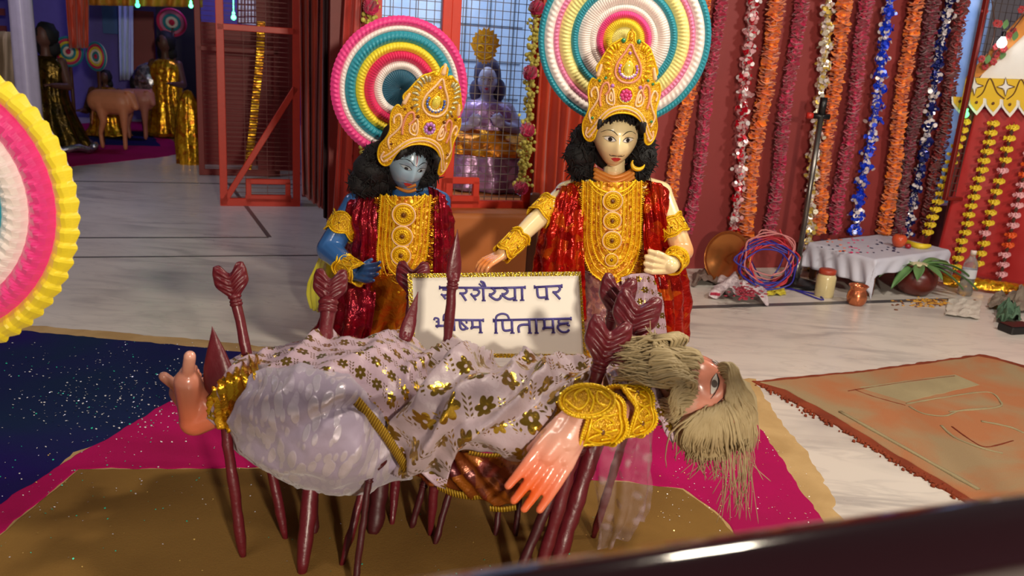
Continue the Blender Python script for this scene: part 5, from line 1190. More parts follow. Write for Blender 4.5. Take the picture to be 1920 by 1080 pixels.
def edge(pts, w_, name='zari_border', off=(0, -.006, 0)):
    a = spline([P(*p)+Vector(off) for p in pts], 10); b2_ = [p+Vector(w_) for p in a]; m = MB(); k = len(a); uvs = []; L = 0
    for i in range(k):
        if i: L += (a[i]-a[i-1]).length
        m.v += [a[i], b2_[i]]; uvs += [(L, 0), (L, .03)]
    m.f = [(2*i, 2*i+2, 2*i+3, 2*i+1) for i in range(k-1)]; m.m = [0]*len(m.f); return m.build(name, M['zari'], lo, uvs=uvs, solid=.003)
edge([(655, 738, 1.845), (690, 778, 1.84), (725, 822, 1.845), (762, 882, 1.865)], (.012, -.004, .024), off=(0, -.014, -.006))
edge([(818, 902, 1.93), (850, 916, 1.92), (885, 922, 1.915), (905, 918, 1.92)], (.004, -.001, -.018)); edge([(918, 946, 1.905), (942, 948, 1.90), (968, 944, 1.905)], (.002, 0, -.014))
edge([(878, 850, 1.842), (920, 855, 1.83), (965, 848, 1.83), (1008, 834, 1.845)], (.002, -.006, .012))
# shoulder cloth by the arrows
m_, uv_ = patch(px_rows([[(1128, 700, 2.0), (1160, 742, 1.90), (1212, 768, 1.90), (1262, 832, 1.92)], [(1142, 688, 2.05), (1178, 718, 1.96), (1228, 742, 1.94), (1266, 810, 1.95)], [(1165, 682, 2.12), (1202, 690, 2.06), (1245, 724, 2.02), (1264, 790, 2.02)], [(1170, 720, 2.25), (1205, 720, 2.25), (1240, 750, 2.22), (1250, 790, 2.2)]]), 50, 40, fold(.008, 9, 0, (1, 1)))
m_.build('shoulder_cloth', M['motif2'], lo, uvs=uv_, solid=.002)
m_, uv_ = patch(px_rows([[(1104, 842, 2.0), (1150, 826, 1.95), (1200, 800, 1.94), (1228, 780, 1.98)], [(1110, 920, 2.02), (1150, 900, 1.96), (1195, 880, 1.95), (1226, 860, 1.99)], [(1120, 985, 2.04), (1150, 975, 1.98), (1190, 960, 1.97), (1222, 930, 2.0)], [(1124, 1030, 2.04), (1140, 1026, 2.0), (1168, 1010, 2.0), (1205, 975, 2.02)]]), 40, 40, lambda u, v, p: .012*math.sin(u*20+v*3)+.006*fbm(p, 16))
m_.build('sheer_veil', M['net'], lo, uvs=uv_)

# ================================================================ ARROWS
AG = 'arrows holding up the lying figure'
def arrow(label, top, foot, kind, r=.0125, size=1.0, mat='arrow', turn=0.0, headk=1.0, hw=.034):
    """top and foot are world points; kind 'fletch' (tail up) or 'tip' (point up)"""
    top, foot = Vector(top), Vector(foot); d = (top-foot); L = d.length; d /= L
    root = thing('arrow', label, 'arrow', foot, AG)
    A = Vector((math.cos(turn), math.sin(turn), 0)); A = (A-d*A.dot(d)).normalized(); B = d.cross(A)
    H = (.105 if kind == 'fletch' else .15)*size
    n = 26; pts = [foot.lerp(top-d*H*.75, i/n) for i in range(n+1)]
    m = MB(); m.tube([p+A*.002*fbm(p, 22)+B*.002*fbm(p, 19) for p in pts], [r*(.55+.45*min(1, i/3))*(1+.16*fbm(p, 40)) for i, p in enumerate(pts)], 9); m.build('shaft', M[mat], root)
    m = MB(); c = top-d*H*.88; m.torus(c, r*.9, r*.45, (A, B), 12, 6); m.torus(c-d*.02, r*.9, r*.4, (A, B), 12, 6); m.torus(c-d*.012, r*.95, r*.3, (A, B), 12, 6); m.build('binding', M[mat], root)
    if kind == 'fletch':
        for fc in (0,):
            m = MB(); W = .046*size
            def fn(u, v):
                a = u*2*math.pi; x = math.cos(a); sgn = 1 if math.sin(a) >= 0 else -1
                wv = W*(.22+.78*sm(v*1.9))*(1-.10*sm((v-.75)/.25)); ax_ = abs(x)
                hh = H*v*(.74+.26*sm(ax_*1.5)) - H*.10*max(0, v-.9)*10*max(0, ax_-.8)*5*.3
                th = (.019*size*math.sqrt(max(0, 1-(ax_**2.6)))*(.35+.65*sm(v*2))+.002)*(1-.45*sm((v-.8)/.2)) if v < .999 else .0006
                rid = .0035*size*math.sin((hh/H*5.2-ax_*1.7)*2*math.pi)*sm(v*3)*(1-ax_**4)
                notch = .006*size*math.exp(-(x/.13)**2)*sm(v*2)
                return top-d*H+d*hh+A*(x*wv)+B*(sgn*max(.0006, th+rid-notch))
            m.grid(fn, 40, 40, wrap=True); m.build('fletching', M[mat], root)
    else:
        m = MB(); Hh = H*headk
        def fn(u, v):
            a = u*2*math.pi; w_ = (hw*size*math.sin(math.pi*min(1, v*1.0)**.62)**.9)*(1-v)**.25+.0008
            return top-d*Hh+d*(Hh*v)+A*(math.cos(a)*w_)+B*(math.sin(a)*w_*(.42+.12*abs(math.cos(a))))+A*.001*fbm((v*8, a, 0), 1)
        m.grid(fn, 20, 24, wrap=True); m.build('arrow_head', M[mat], root)
    return root
arrow('arrow with heart shaped fletching standing at far left against the marble floor', P(427, 494, 2.14), Fl(536, 1012), 'fletch', .0135, .95, turn=.1)
arrow('arrow with a broad spearhead pointing up beside the feet', P(398, 612, 1.99), Fl(456, 1046), 'tip', .014, 1.25, 'arrow')
arrow('arrow with open fletching in front of the blue faced statue', P(622, 504, 2.22), Fl(566, 1076), 'fletch', .021, 1.0)
arrow('arrow whose fletching shows at the upper left corner of the sign', P(776, 490, 2.62), Fl(735, 985), 'fletch', .013, 1.15)
arrow('arrow with a slim point leaning over the left edge of the sign', P(784, 547, 2.2), Fl(640, 1062), 'tip', .0115, 1.0, turn=.3, hw=.021)
arrow('arrow standing upright in front of the lettering, its point above the sign', P(858, 430, 2.16), Fl(806, 1006), 'tip', .013, 1.0, turn=.4, hw=.021)
arrow('arrow with fletching nearest the right edge of the sign, the backmost of the right cluster', P(1165, 516, 2.30), Fl(1060, 1000), 'fletch', .016, 1.15, turn=.2)
arrow('arrow with the highest broad fletching of the right cluster, below the fist', P(1205, 548, 2.18), Fl(1034, 1082), 'fletch', .024, 1.35, turn=-.15)
arrow('arrow with large chevron fletching in front of the others beside the gold wrist cuff', P(1150, 596, 2.02), Fl(1004, 1100), 'fletch', .017, 1.25, turn=.1)
arrow('thin dark arrow just right of the chevron fletching, partly behind the hair', P(1226, 640, 2.12), Fl(1112, 1010), 'fletch', .012, .8, turn=.5)
# the ones that show only below the body, points in the floor
def under(label, a, fx, fy, r, mat='arrow_shaded', size=.8):
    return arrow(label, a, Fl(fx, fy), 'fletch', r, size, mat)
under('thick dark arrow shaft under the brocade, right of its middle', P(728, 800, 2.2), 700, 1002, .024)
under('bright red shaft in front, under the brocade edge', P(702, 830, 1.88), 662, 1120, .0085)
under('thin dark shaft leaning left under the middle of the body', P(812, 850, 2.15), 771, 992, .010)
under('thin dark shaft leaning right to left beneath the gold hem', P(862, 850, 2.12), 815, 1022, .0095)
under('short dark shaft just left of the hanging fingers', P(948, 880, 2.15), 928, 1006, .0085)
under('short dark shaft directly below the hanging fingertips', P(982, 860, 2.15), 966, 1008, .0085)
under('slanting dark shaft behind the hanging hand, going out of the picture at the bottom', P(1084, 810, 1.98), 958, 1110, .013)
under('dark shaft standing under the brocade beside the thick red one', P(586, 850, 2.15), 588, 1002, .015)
# ================================================================ NEAR RAIL
rl = MB(); a = P(900, 1160, .43); b2_ = P(2050, 955, .60); b2_.z = a.z; d = (b2_-a).normalized(); pa = [a-d*1.6+d*(i*.1) for i in range(34)]
pa = [p-E3*.008 for p in pa]; rl.tube(pa, .034, 32); t = NT('rail'); t.p(col=C(26, 5, 9), rough=.10, spec=.7, coat=.6, crough=.06); t.bump(t.noise(14, 2), .05, .01)
rail = thing('barrier_rail', 'dark glossy maroon barrier rail running out of focus across the lower right corner', 'rail', Vector((pa[0].x, pa[0].y, 0)))
rl.build('tube', t.mat, rail)
for p in (pa[0], pa[-1]):
    m = MB(); m.tube([Vector((p.x, p.y, 0)), Vector((p.x, p.y, .02)), Vector((p.x, p.y, .02)), p], [.08, .08, .02, .02], 16); m.build('post', t.mat, rail)
# ================================================================ FLOOR CLUTTER ON THE RIGHT
def lathe_thing(name, label, cat, px, py, prof, mat, n=28, part='body', z0=0):
    b0 = Fl(px, py); b0.z = z0; root = thing(name, label, cat, b0); m = MB(); m.lathe(b0, prof, n); m.build(part, mat, root); return root, b0
copper = plain('copper', C(206, 124, 84), .26, metal=.8); darkcop = plain('dark_clay_pot', C(92, 34, 28), .35); brass = plain('brass', C(200, 130, 70), .25, metal=.8)
# lota
root, b0 = lathe_thing('copper_pot', 'small shiny copper water pot on the marble in front of the low table', 'pot', 1604, 571, [(.0005, 0), (.040, 0), (.052, .018), (.057, .045), (.052, .072), (.044, .086), (.042, .094), (.053, .112), (.055, .116), (.049, .113), (.039, .094), (.04, .085)], copper)
m = MB(); m.torus(b0+Vector((0, 0, .115)), .053, .003, (Vector((1, 0, 0)), Vector((0, 1, 0)))); m.torus(b0+Vector((0, 0, .088)), .044, .002, (Vector((1, 0, 0)), Vector((0, 1, 0)))); m.build('rim', copper, root)
# jar
root, b0 = lathe_thing('jar', 'cream filled glass jar with a red brown lid beside the stand', 'jar', 1544, 555, [(.0005, 0), (.052, 0), (.056, .006), (.056, .118), (.050, .132), (.046, .138), (.0005, .138)], plain('jar_cream', C(206, 190, 140), .25, coat=.6))
m = MB(); m.lathe(b0+Vector((0, 0, .138)), [(.047, 0), (.050, .003), (.050, .024), (.046, .028), (.0005, .028)], 28, fn=lambda a, h: 1+.012*math.sin(a*30)); m.build('lid', plain('lid', C(166, 62, 40), .4), root)
# bottle
glass = NT('clear_plastic'); glass.p(col=C(225, 232, 238), rough=.08, tr=.85, ior=1.25, alpha=.75)
root, b0 = lathe_thing('water_bottle', 'clear plastic water bottle with a pale cap in front of the red shrine cloth', 'bottle', 1808, 553, [(.0005, 0), (.036, 0), (.042, .008), (.042, .05), (.039, .056), (.042, .062), (.042, .10), (.039, .106), (.042, .112), (.042, .19), (.036, .215), (.022, .24), (.016, .252), (.016, .262)], glass.mat)
m = MB(); m.lathe(b0+Vector((0, 0, .262)), [(.0005, .024), (.017, .024), (.018, .02), (.018, 0), (.0005, 0)], 20, fn=lambda a, h: 1+.02*math.sin(a*24)); m.build('cap', plain('cap', C(232, 214, 206), .35), root)
m = MB(); m.lathe(b0+Vector((0, 0, .115)), [(.0427, 0), (.0427, .055)], 28); m.build('label', plain('bottle_label', C(206, 206, 214), .4), root)
m = MB(); m.lathe(b0+Vector((0, 0, .003)), [(.0005, 0), (.034, 0), (.039, .006), (.039, .11), (.0005, .11)], 20); w_ = NT('water'); w_.p(col=C(220, 214, 190), rough=.02, tr=.9, ior=1.33); m.build('water', w_.mat, root)
# dark round pot with leaves
root, b0 = lathe_thing('round_pot', 'dark round clay pot topped with green leaves in front of the low table', 'pot', 1712, 551, [(.0005, 0), (.05, 0), (.085, .018), (.118, .06), (.124, .10), (.112, .138), (.085, .160), (.072, .166), (.074, .178), (.086, .186), (.080, .188), (.064, .17)], darkcop)
leafm = NT('leaf'); leafm.p(col=leafm.mix(leafm.noise(14, 2), C(70, 112, 62), C(112, 150, 92)), rough=.45)
for i, (an, l, lift) in enumerate(((0.05, .30, .30), (-.35, .24, .0), (.5, .26, .4), (3.3, .22, .1), (2.8, .2, .35), (3.7, .20, -.2), (-1.2, .16, .2), (1.5, .18, .5), (4.3, .16, .1), (-.1, .34, .12))):
    m = MB(); D = Vector((math.cos(an), math.sin(an), 0)); Sd = Vector((-math.sin(an), math.cos(an), 0)); c = b0+Vector((0, 0, .185))+D*.03
    m.grid(lambda u, v: c+D*(v*l)+Vector((0, 0, lift*v*l-.9*v*v*l*.55))+Sd*((u-.5)*2*.032*math.sin(math.pi*min(1, v*.93+.05))**.8)+Vector((0, 0, .012*abs(u-.5)*2)), 6, 12)
    m.build('leaf', leafm.mat, root, solid=.001)
m = MB(); m.lathe(b0+Vector((0, 0, .188)), [(.0005, .012), (.05, .01), (.066, 0), (.0005, -.004)], 20); m.build('saucer', plain('saucer', C(206, 200, 160), .4), root)
# low table under a cloth
tz = .235
c4 = [Fl(1514, 452, tz), Fl(1668, 438, tz), Fl(1776, 470, tz), Fl(1636, 484, tz)]
lt = thing('low_table', 'low wooden table in the corner, hidden to its feet by a white cloth', 'table', Vector(((c4[0]+c4[2])/2).to_tuple()[:2]+(0,)))
ux = (c4[3]-c4[0]).normalized(); uy = E3.cross(ux).normalized(); tc = (c4[0]+c4[2])/2-E2*.02; tc.z = tz
lx = (c4[3]-c4[0]).length; ly = abs((c4[1]-c4[0]).dot(uy)); lx = min(lx, 1.0); ly = max(.4, min(ly, .8))
bx = (ux, uy, E3)
m = MB(); m.rbox(tc-E3*.014, (lx*.96, ly*.96, .024), bx); m.build('table_top', M['wood'], lt, smooth=False)
for i in (-1, 1):
    for j in (-1, 1):
        m = MB(); m.rbox(tc+ux*i*lx*.44+uy*j*ly*.44-E3*(tz/2+.01), (.035, .035, tz-.03), bx); m.build('leg', M['wood'], lt, smooth=False)
clm = NT('table_cloth'); clm.p(col=clm.mix(clm.noise(8, 3), C(204, 204, 216), C(184, 186, 204)), rough=.7)
def clfn(u, v):
    x = (u-.5)*2; y = (v-.5)*2; k = 1.30; X, Y_ = x*lx/2*k, y*ly/2*k; hx, hy = lx/2, ly/2
    ox, oy = max(0, abs(X)-hx), max(0, abs(Y_)-hy); drop = (ox+oy)*1.25
    X = math.copysign(min(abs(X), hx+.008+ox*.25), X); Y_ = math.copysign(min(abs(Y_), hy+.008+oy*.25), Y_)
    z = .004-drop*(1 if ox*oy == 0 else 1.0); w_ = .012*math.sin((u+v)*40)*min(1, drop*8)
    return tc+ux*(X+(w_ if ox else 0))+uy*(Y_+(w_ if oy else 0))+E3*(z+.0015*fbm((u*9, v*9, 0), 1))
m = MB(); m.grid(clfn, 110, 110); clo = m.build('table_cloth', clm.mat, solid=.003, org=tc); tag(clo, 'white cloth with a hanging front corner draped over the low table', 'cloth')
# petals and specks on the cloth
for k_, (cm, lab, cnt, xr) in enumerate(((plain('petal_dark', C(34, 30, 70), .5), 'dark seeds', 34, (1540, 1700)), (plain('petal_pink', C(214, 50, 110), .5), 'pink petals', 16, (1590, 1630)), (plain('petal_orange', C(222, 110, 60), .5), 'orange petals', 10, (1550, 1590)))):
    m = MB()
    for i in range(cnt):
        p = Fl(rnd.uniform(*xr), rnd.uniform(447, 474), tz+.008); m.ell(p, (rnd.uniform(.006, .013), rnd.uniform(.005, .011), .003), 7, 4)
    o = m.build('scattered_offerings', cm, org=tc+E3*.01); tag(stuff(o), {'dark seeds': 'dark seeds and specks scattered over the white table cloth', 'pink petals': 'little heap of pink petals in the middle of the table cloth', 'orange petals': 'orange petals near the back left of the table cloth'}[lab], 'petals')
# apple, small fruit, banana on the table
p = Fl(1684, 463, tz+.006); ap = thing('apple', 'red apple on the white table cloth', 'fruit', p)
t = NT('apple_red'); t.p(col=t.mix(t.noise(14, 3), C(190, 44, 30), C(214, 110, 60)), rough=.3)
m = MB(); m.lathe(p, [(.0005, .006), (.018, .0), (.036, .014), (.046, .04), (.044, .062), (.030, .080), (.012, .078), (.0005, .070)], 24); m.build('flesh', t.mat, ap)
m = MB(); m.tube([p+E3*.068, p+Vector((.004, 0, .095))], .0025, 6); m.build('stem', M['wood'], ap)
p = Fl(1702, 466, tz+.006); m = MB(); m.ell(p+E3*.016, (.020, .018, .016), 16, 10, fn=lambda q: q*(1+.1*fbm(q*90))); tag(m.build('plum', plain('plum', C(150, 20, 40), .35), org=p), 'small dark red fruit between the apple and the banana', 'fruit')
bp_ = [Fl(x, y, tz+.024) for x, y in ((1698, 452), (1714, 459), (1730, 462), (1744, 461))]; m = MB(); sp_ = spline(bp_, 6); k = len(sp_)-1
bn = thing('banana', 'yellow banana lying at the right end of the white table cloth', 'fruit', Vector(bp_[0])-E3*.018); m.tube(sp_, [.006+.014*math.sin(math.pi*(.12+.76*i/k)) for i in range(k+1)], 6); m.build('peel', plain('banana', C(226, 200, 46), .4), bn)
m = MB(); m.tube([sp_[0], sp_[0]+(sp_[0]-sp_[2])*1.4], .006, 6); m.build('stem', plain('banana_stem', C(140, 120, 40), .5), bn)
# brass plate leaning on the wall
pc = P(1367, 484, 5.08); nv_ = Vector((-.72, -.66, .2)).normalized(); A_ = Vector((0, 0, 1)).cross(nv_).normalized(); B_ = nv_.cross(A_)
pc.z = .158
root = thing('brass_plate', 'round brass plate leaning against the wall below the garlands', 'plate', Vector((pc.x, pc.y, 0)))
m = MB(); m.lathe(pc, [(.0005, 0), (.125, 0), (.142, .018), (.160, .022), (.160, .026), (.140, .022), (.123, .004), (.0005, .004)], 48, (A_, B_, nv_)); m.build('dish', brass, root)
m = MB(); m.torus(pc+nv_*.024, .160, .004, (A_, B_), 48, 6); m.build('rim', brass, root)
# coil of wires
cr = plain('wire_red_plastic', C(190, 34, 52), .35); cbl = plain('wire_blue_plastic', C(40, 40, 150), .35); cpk = plain('wire_pink_plastic', C(196, 120, 120), .35)
def coil(label, mat, k, seed, cx, cy, Y, rx, rz, r=.0045, tail=None):
    rr = random.Random(seed); pts = []; c = P(cx, cy, Y)
    for i in range(k*10):
        a = i*.628+seed; g = 1+.14*math.sin(i*.31+seed)+.08*rr.gauss(0, 1); pts.append(c+Vector((rx*g*math.cos(a)+.012*rr.gauss(0, 1), .04*math.sin(i*.21+seed)+.07*math.sin(a)*.3, rz*g*math.sin(a))))
    if tail: pts += [P(*q) if len(q) == 3 else Fl(*q, .006) for q in tail]
    for p in pts: p.z = max(p.z, .006)
    m = MB(); m.tube(spline(pts, 4), r, 6); o = m.build('wire_coil', mat, org=Vector((c.x, c.y, 0))); tag(o, label, 'wire'); return o
coil('red wire coiled loosely against the wall beside the brass plate', cr, 9, 1, 1440, 492, 4.98, .14, .13, tail=[(1462, 430, 4.98)])
coil('blue wire of the coil, trailing over the marble towards the jar', cbl, 6, 3, 1436, 496, 4.94, .15, .12, tail=[(1430, 525), (1480, 540), (1540, 562), (1530, 552), (1470, 540)])
coil('dull pink wire looped over the top of the coil', cpk, 3, 5, 1442, 480, 4.95, .15, .13)
# steel stand with round base
fp = Fl(1490, 533); root = thing('metal_stand', 'slim steel pole on a round black base, in front of the gold disc garland', 'stand', fp)
tp = P(1540, 215, fp.y+.02); m = MB(); m.tube([fp+E3*.02, tp], .017, 14); m.build('pole', M['steel'], root)
m = MB(); mid = P(1498, 478, fp.y+.01); m.tube([fp+E3*.02, mid], .024, 14); m.build('sleeve', M['steel'], root)
m = MB(); m.lathe(fp, [(.0005, 0), (.15, 0), (.15, .012), (.10, .022), (.03, .045), (.0005, .045)], 36); m.build('base', M['black'], root)
m = MB(); m.tube([tp, tp+E3*.10], .022, 12); m.tube([tp+Vector((-.05, 0, -.01)), tp+Vector((.05, 0, -.01))], .017, 12); m.build('clamp', M['black'], root)
m = MB(); m.tube([tp+Vector((-.085, 0, -.01)), tp+Vector((-.05, 0, -.01))], .018, 12); m.build('grip', plain('red_grip', C(190, 40, 30), .4), root)
# crumpled newspaper with petals
def crumple(name, label, pts, mat, h=.05, seed=0, cat='paper', z0=.002):
    W = [Fl(x, y, z0) for x, y in pts]; c = sum(W, Vector())/4; m = MB()
    m.grid(lambda u, v: W[0].lerp(W[1], u).lerp(W[3].lerp(W[2], u), v)+Vector((.012*fbm((u*6, v*6, seed), 1), .012*fbm((u*6, v*6, seed+4), 1), max(0, h*(.45+1.0*noise.noise(Vector((u*4.5+seed, v*4.5, seed)))))*math.sin(math.pi*min(1, max(0, u*.9+.05)))**.6+.002)), 22, 18)
    o = m.build(name, mat, org=Vector((c.x, c.y, 0)), smooth=False, solid=.001); tag(o, label, cat); return o
news = NT('newsprint'); v = news.vor(30); news.p(col=news.mix(news.ramp(news.noise(60, 4), [(.5, 0.0), (.56, .5)]), C(206, 192, 196), C(140, 120, 130)), rough=.8)
np_ = crumple('newspaper', 'crumpled pinkish newspaper sheet on the marble in front of the wire coil', [(1328, 560), (1440, 575), (1430, 528), (1352, 520)], news.mat, .10, 2)
m = MB()
for i, (x, y) in enumerate(((1336, 551), (1341, 551), (1346, 552), (1392, 558), (1398, 560))):
    m.box(Fl(x, y, .075), (.024, .002, .02), (Vector((1, 0, 0)), Vector((0, 1, .6)).normalized(), Vector((0, -.6, 1)).normalized()))
stuff(m.build('red_heading', plain('heading_red', C(196, 50, 84), .6), np_, smooth=False))
m = MB()
for i in range(90): p = Fl(rnd.gauss(1398, 16), rnd.gauss(546, 6), .075+rnd.uniform(0, .03)); m.ell(p, (rnd.uniform(.008, .014), rnd.uniform(.006, .01), .004), 6, 4)
o = m.build('petal_heap', plain('rose_petals', C(150, 40, 60), .6), org=Fl(1398, 546)); tag(stuff(o), 'dried dark red petals heaped on the crumpled newspaper', 'petals')
crumple('cloth_scrap', 'dull brown scrap of cloth lying at the foot of the wall left of the newspaper', [(1296, 538), (1350, 536), (1348, 516), (1300, 514)], plain('scrap', C(110, 92, 84), .7), .07, 5, 'cloth')
crumple('yellow_paper', 'small yellow and white paper lying right of the newspaper', [(1432, 556), (1474, 554), (1470, 540), (1436, 542)], plain('yel', C(214, 200, 60), .6), .015, 7)
crumple('leaf_plate', 'white paper leaf plate with a golden rim at the right, among the petals', [(1772, 592), (1834, 600), (1840, 566), (1778, 562)], plain('plate_paper', C(208, 202, 190), .6), .02, 9, 'plate')
crumple('newspaper', 'grey crumpled paper at the right edge beside the green bundle', [(1850, 580), (1930, 590), (1930, 552), (1860, 560)], plain('grey_paper', C(130, 118, 104), .7), .09, 11)
crumple('leaf_bundle', 'green leafy bundle at the right edge above the black box', [(1866, 606), (1915, 608), (1912, 584), (1870, 584)], plain('green_bundle', C(78, 108, 84), .7), .09, 13, 'leaves')
p = Fl(1905, 622); m = MB(); m.rbox(p+E3*.022, (.17, .10, .044), AX, b=.005); o = m.build('black_box', M['black'], org=p, smooth=False); tag(o, 'flat black box at the right edge of the marble floor', 'box')
m = MB()
for i in range(150):
    p = Fl(rnd.gauss(1750, 32), rnd.gauss(568, 5), .003); m.ell(p, (rnd.uniform(.006, .016), rnd.uniform(.005, .012), .003), 6, 4, mi=rnd.choice((0, 0, 1)))
o = m.build('marigold_petals', [plain('marigold', C(206, 150, 50), .6), plain('marigold_dark', C(120, 70, 40), .6)], org=Fl(1750, 568)); tag(stuff(o), 'marigold petals strewn on the marble below the round pot', 'petals')
# gold foil strip along the shrine foot
gA, gB = Fl(1768, 538), Fl(1960, 566); m = MB(); gd = (gB-gA).normalized()
m.grid(lambda u, v: gA.lerp(gB, u)+Vector((0, .10*(v), .075*math.sin(math.pi*min(1, v*.6+.08))+.008*fbm((u*22, v*4, 1), 1))), 70, 8); o = m.build('foil_strip', M['goldfoil'], org=gA, solid=.002); tag(o, 'crinkled gold foil strip along the foot of the red shrine cloth', 'foil')

# ================================================================ SMALL SHRINE AT THE RIGHT
s0 = Fl(1782, 516); sdir = Vector((math.cos(math.radians(-30)), math.sin(math.radians(-30)), 0)); snr = Vector((sdir.y, -sdir.x, 0)); snr = snr if snr.y < 0 else -snr
def SR(x, y, off=0):       # pixel on the shrine front plane
    d = ray(x, y); o = Vector((0, 0, CH)); t = (s0-o).dot(snr)/d.dot(snr); return o+d*t+snr*off
sh = thing('shrine', 'small red and yellow shrine with a white gable at the right edge', 'shrine', s0)
redc = NT('red_cloth'); redc.p(col=redc.mix(redc.noise(3, 3), C(186, 16, 16), C(150, 12, 14)), rough=.55, sheen=.3)
W4 = [SR(1830, 205), SR(2150, 200), SR(2130, 600), SR(1745, 520)]
W4[3].z = W4[2].z = 0.01
m = MB(); m.grid(lambda u, v: W4[0].lerp(W4[1], u).lerp(W4[3].lerp(W4[2], u), v)+snr*(.02*math.sin(u*14+1)*v+.008*fbm((u*8, v*5, 3), 1)), 60, 30); m.build('front_cloth', redc.mat, sh, solid=.004)
m = MB(); q = [SR(1800, 210), SR(2140, 210)]; m.box((q[0]+q[1])/2-snr*.13-E3*(q[0].z/2-.02), ((q[1]-q[0]).length*.92, .2, q[0].z*.96), (sdir, snr, E3)); m.build('body', M['farred'], sh, smooth=False)
yel = plain('yellow_board', C(226, 186, 20), .5, var=.05); inkb = plain('brown_line', C(90, 44, 16), .5); wht = plain('white_paint', C(234, 232, 226), .5, var=.03)
def sprism(pts, th, mat, name, off=.02): m = MB(); m.prism([SR(x, y, off) for x, y in pts], th, snr); return m.build(name, mat, sh, smooth=False)
bd = sprism([(1812, 145), (2150, 158), (2150, 206), (1804, 186)], .02, yel, 'fascia')
sprism([(1880, 78), (1990, -30), (2120, 60), (2150, 156), (1838, 146)], .012, wht, 'gable', .015)
sprism([(1812, 145), (1836, 145), (1925, 62), (1990, -6), (1985, -40), (1915, 30)], .03, plain('bargeboard', C(206, 130, 40), .5), 'bargeboard', .02)
for i in range(9):
    cx, cy = 1828+i*58, 161+i*1.8; m = MB(); o_ = []; n_ = 16
    for j in range(n_):
        a = j*2*math.pi/n_; r_ = 15 if j % 4 == 0 else (7 if j % 2 == 0 else 5.5); o_.append(SR(cx+r_*math.cos(a), cy+r_*1.1*math.sin(a), .044))
    m.prism(o_, .004, snr); m.build('star_petals', wht, bd, smooth=False)
    m = MB(); m.tube([SR(cx+17*math.cos(j*math.pi/2+k), cy+18*math.sin(j*math.pi/2+k), .046) if k == 0 else SR(cx+5*math.cos(j*math.pi/2+.785), cy+6*math.sin(j*math.pi/2+.785), .046) for j in range(4) for k in (0, .785)]+[SR(cx+17, cy, .046)], .003, 5); m.build('star_outline', inkb, bd)
    m = MB(); m.tube(spline([SR(cx+x, cy+y, .043) for x, y in ((2, 24), (16, 12), (29, -14), (42, 12), (56, 24))], 5), .0035, 5); m.build('arch_line', inkb, bd)
for i in range(11):
    cx, cy = 1801+i*31, 181+i*1.9; sc_ = [(cx-16, cy), (cx+16, cy+1), (cx+15, cy+14), (cx+8, cy+24), (cx, cy+33), (cx-8, cy+24), (cx-15, cy+14)]
    m = MB(); m.prism([SR(x, y, .036) for x, y in sc_], .008, snr); f_ = m.build('scallop', wht, sh, smooth=False)
    m = MB(); m.prism([SR(cx+(x-cx)*.78, cy+(y-cy)*.76, .045) for x, y in sc_], .003, snr); m.build('scallop_centre', yel, f_, smooth=False)
    m = MB(); m.ell(SR(cx, cy+9, .05), (.010, .004, .010), 8, 6); m.build('dot', inkb, f_)
# flower garlands hanging over the red cloth
def fstring(label, x0, y0, x1, y1, k, mats):
    a, b_ = SR(x0, y0, .05), SR(x1, y1, .05); root = thing('marigold_string', label, 'garland', b_, 'flower strings on the shrine'); m = MB(); m.tube([a, b_], .0025, 5); m.build('cord', M['wood'], root)
    m = MB()
    for i in range(k):
        c = a.lerp(b_, (i+.5)/k)+Vector((rnd.gauss(0, .004), 0, 0)); t_ = (i+.5)/k
        mi = 0 if rnd.random() < .8 else 1
        for j in range(9):
            an = j*.698+rnd.uniform(0, .4); q = Vector((math.cos(an)*.036, -abs(math.sin(an))*.02, math.sin(an)*.014)); e = c+q; s_ = Vector((-math.sin(an)*.011, -.004, .011)); m.add([c-s_*.3, c+s_*.3, e+s_, e+q*.2, e-s_], [(0, 1, 2, 3, 4)], mi)
        for j in range(5):
            an = j*1.257; m.ell(c+Vector((.012*math.cos(an), -.01, .010*math.sin(an))), .009, 5, 4, mi=mi)
        c2 = a.lerp(b_, (i+1)/k); m.ell(c2, (.013, .010, .020), 6, 5, mi=2)
    stuff(m.build('flowers', mats, root, smooth=False)); return root
fy = plain('flower_yellow', C(232, 204, 44), .6); fo = plain('flower_orange', C(226, 92, 30), .6); fpk = plain('flower_pink', C(228, 170, 176), .6); fgn = plain('seed_dark', C(74, 44, 30), .6)
fstring('yellow flower string along the left edge of the red shrine cloth', 1812, 220, 1738, 440, 15, [fy, fy, fgn])
fstring('second yellow flower string from the left on the red shrine cloth', 1866, 222, 1790, 505, 17, [fy, fy, fgn])
fstring('third string of mixed yellow and white flowers on the red shrine cloth', 1902, 228, 1832, 500, 14, [fy, fpk, fgn])
fstring('pink and orange flower string at the right edge of the picture', 1936, 258, 1876, 520, 14, [fpk, fo, fgn])
# red blossom creeper over the gable
root = thing('blossom_string', 'string of red flowers and green leaves along the shrine gable', 'garland', SR(1850, 110, .1)); m = MB(); cp = spline([SR(x, y, .1) for x, y in ((1858, -20), (1866, 60), (1848, 122), (1890, 70), (1935, 10))], 8); m.tube(cp, .004, 5); m.build('stem', fgn, root)
m = MB(); m2 = MB()
for i, p in enumerate(cp[::1]):
    c = p+Vector((rnd.gauss(0, .03), rnd.gauss(0, .02), rnd.gauss(0, .03)))
    if i % 2: continue
    for j in range(6): an = j*1.047; m.ell(c+Vector((.014*math.cos(an), -.005, .014*math.sin(an))), (.011, .005, .011), 7, 5)
    if i % 3 == 0: c2 = c+Vector((.04, 0, -.03)); m2.grid(lambda u, v: c2+Vector(((u-.5)*.04*math.sin(3.1*v), -.01*v, v*.06)), 4, 5)
m.build('blossoms', M['c_red'], root); m2.build('leaves', leafm.mat, root)
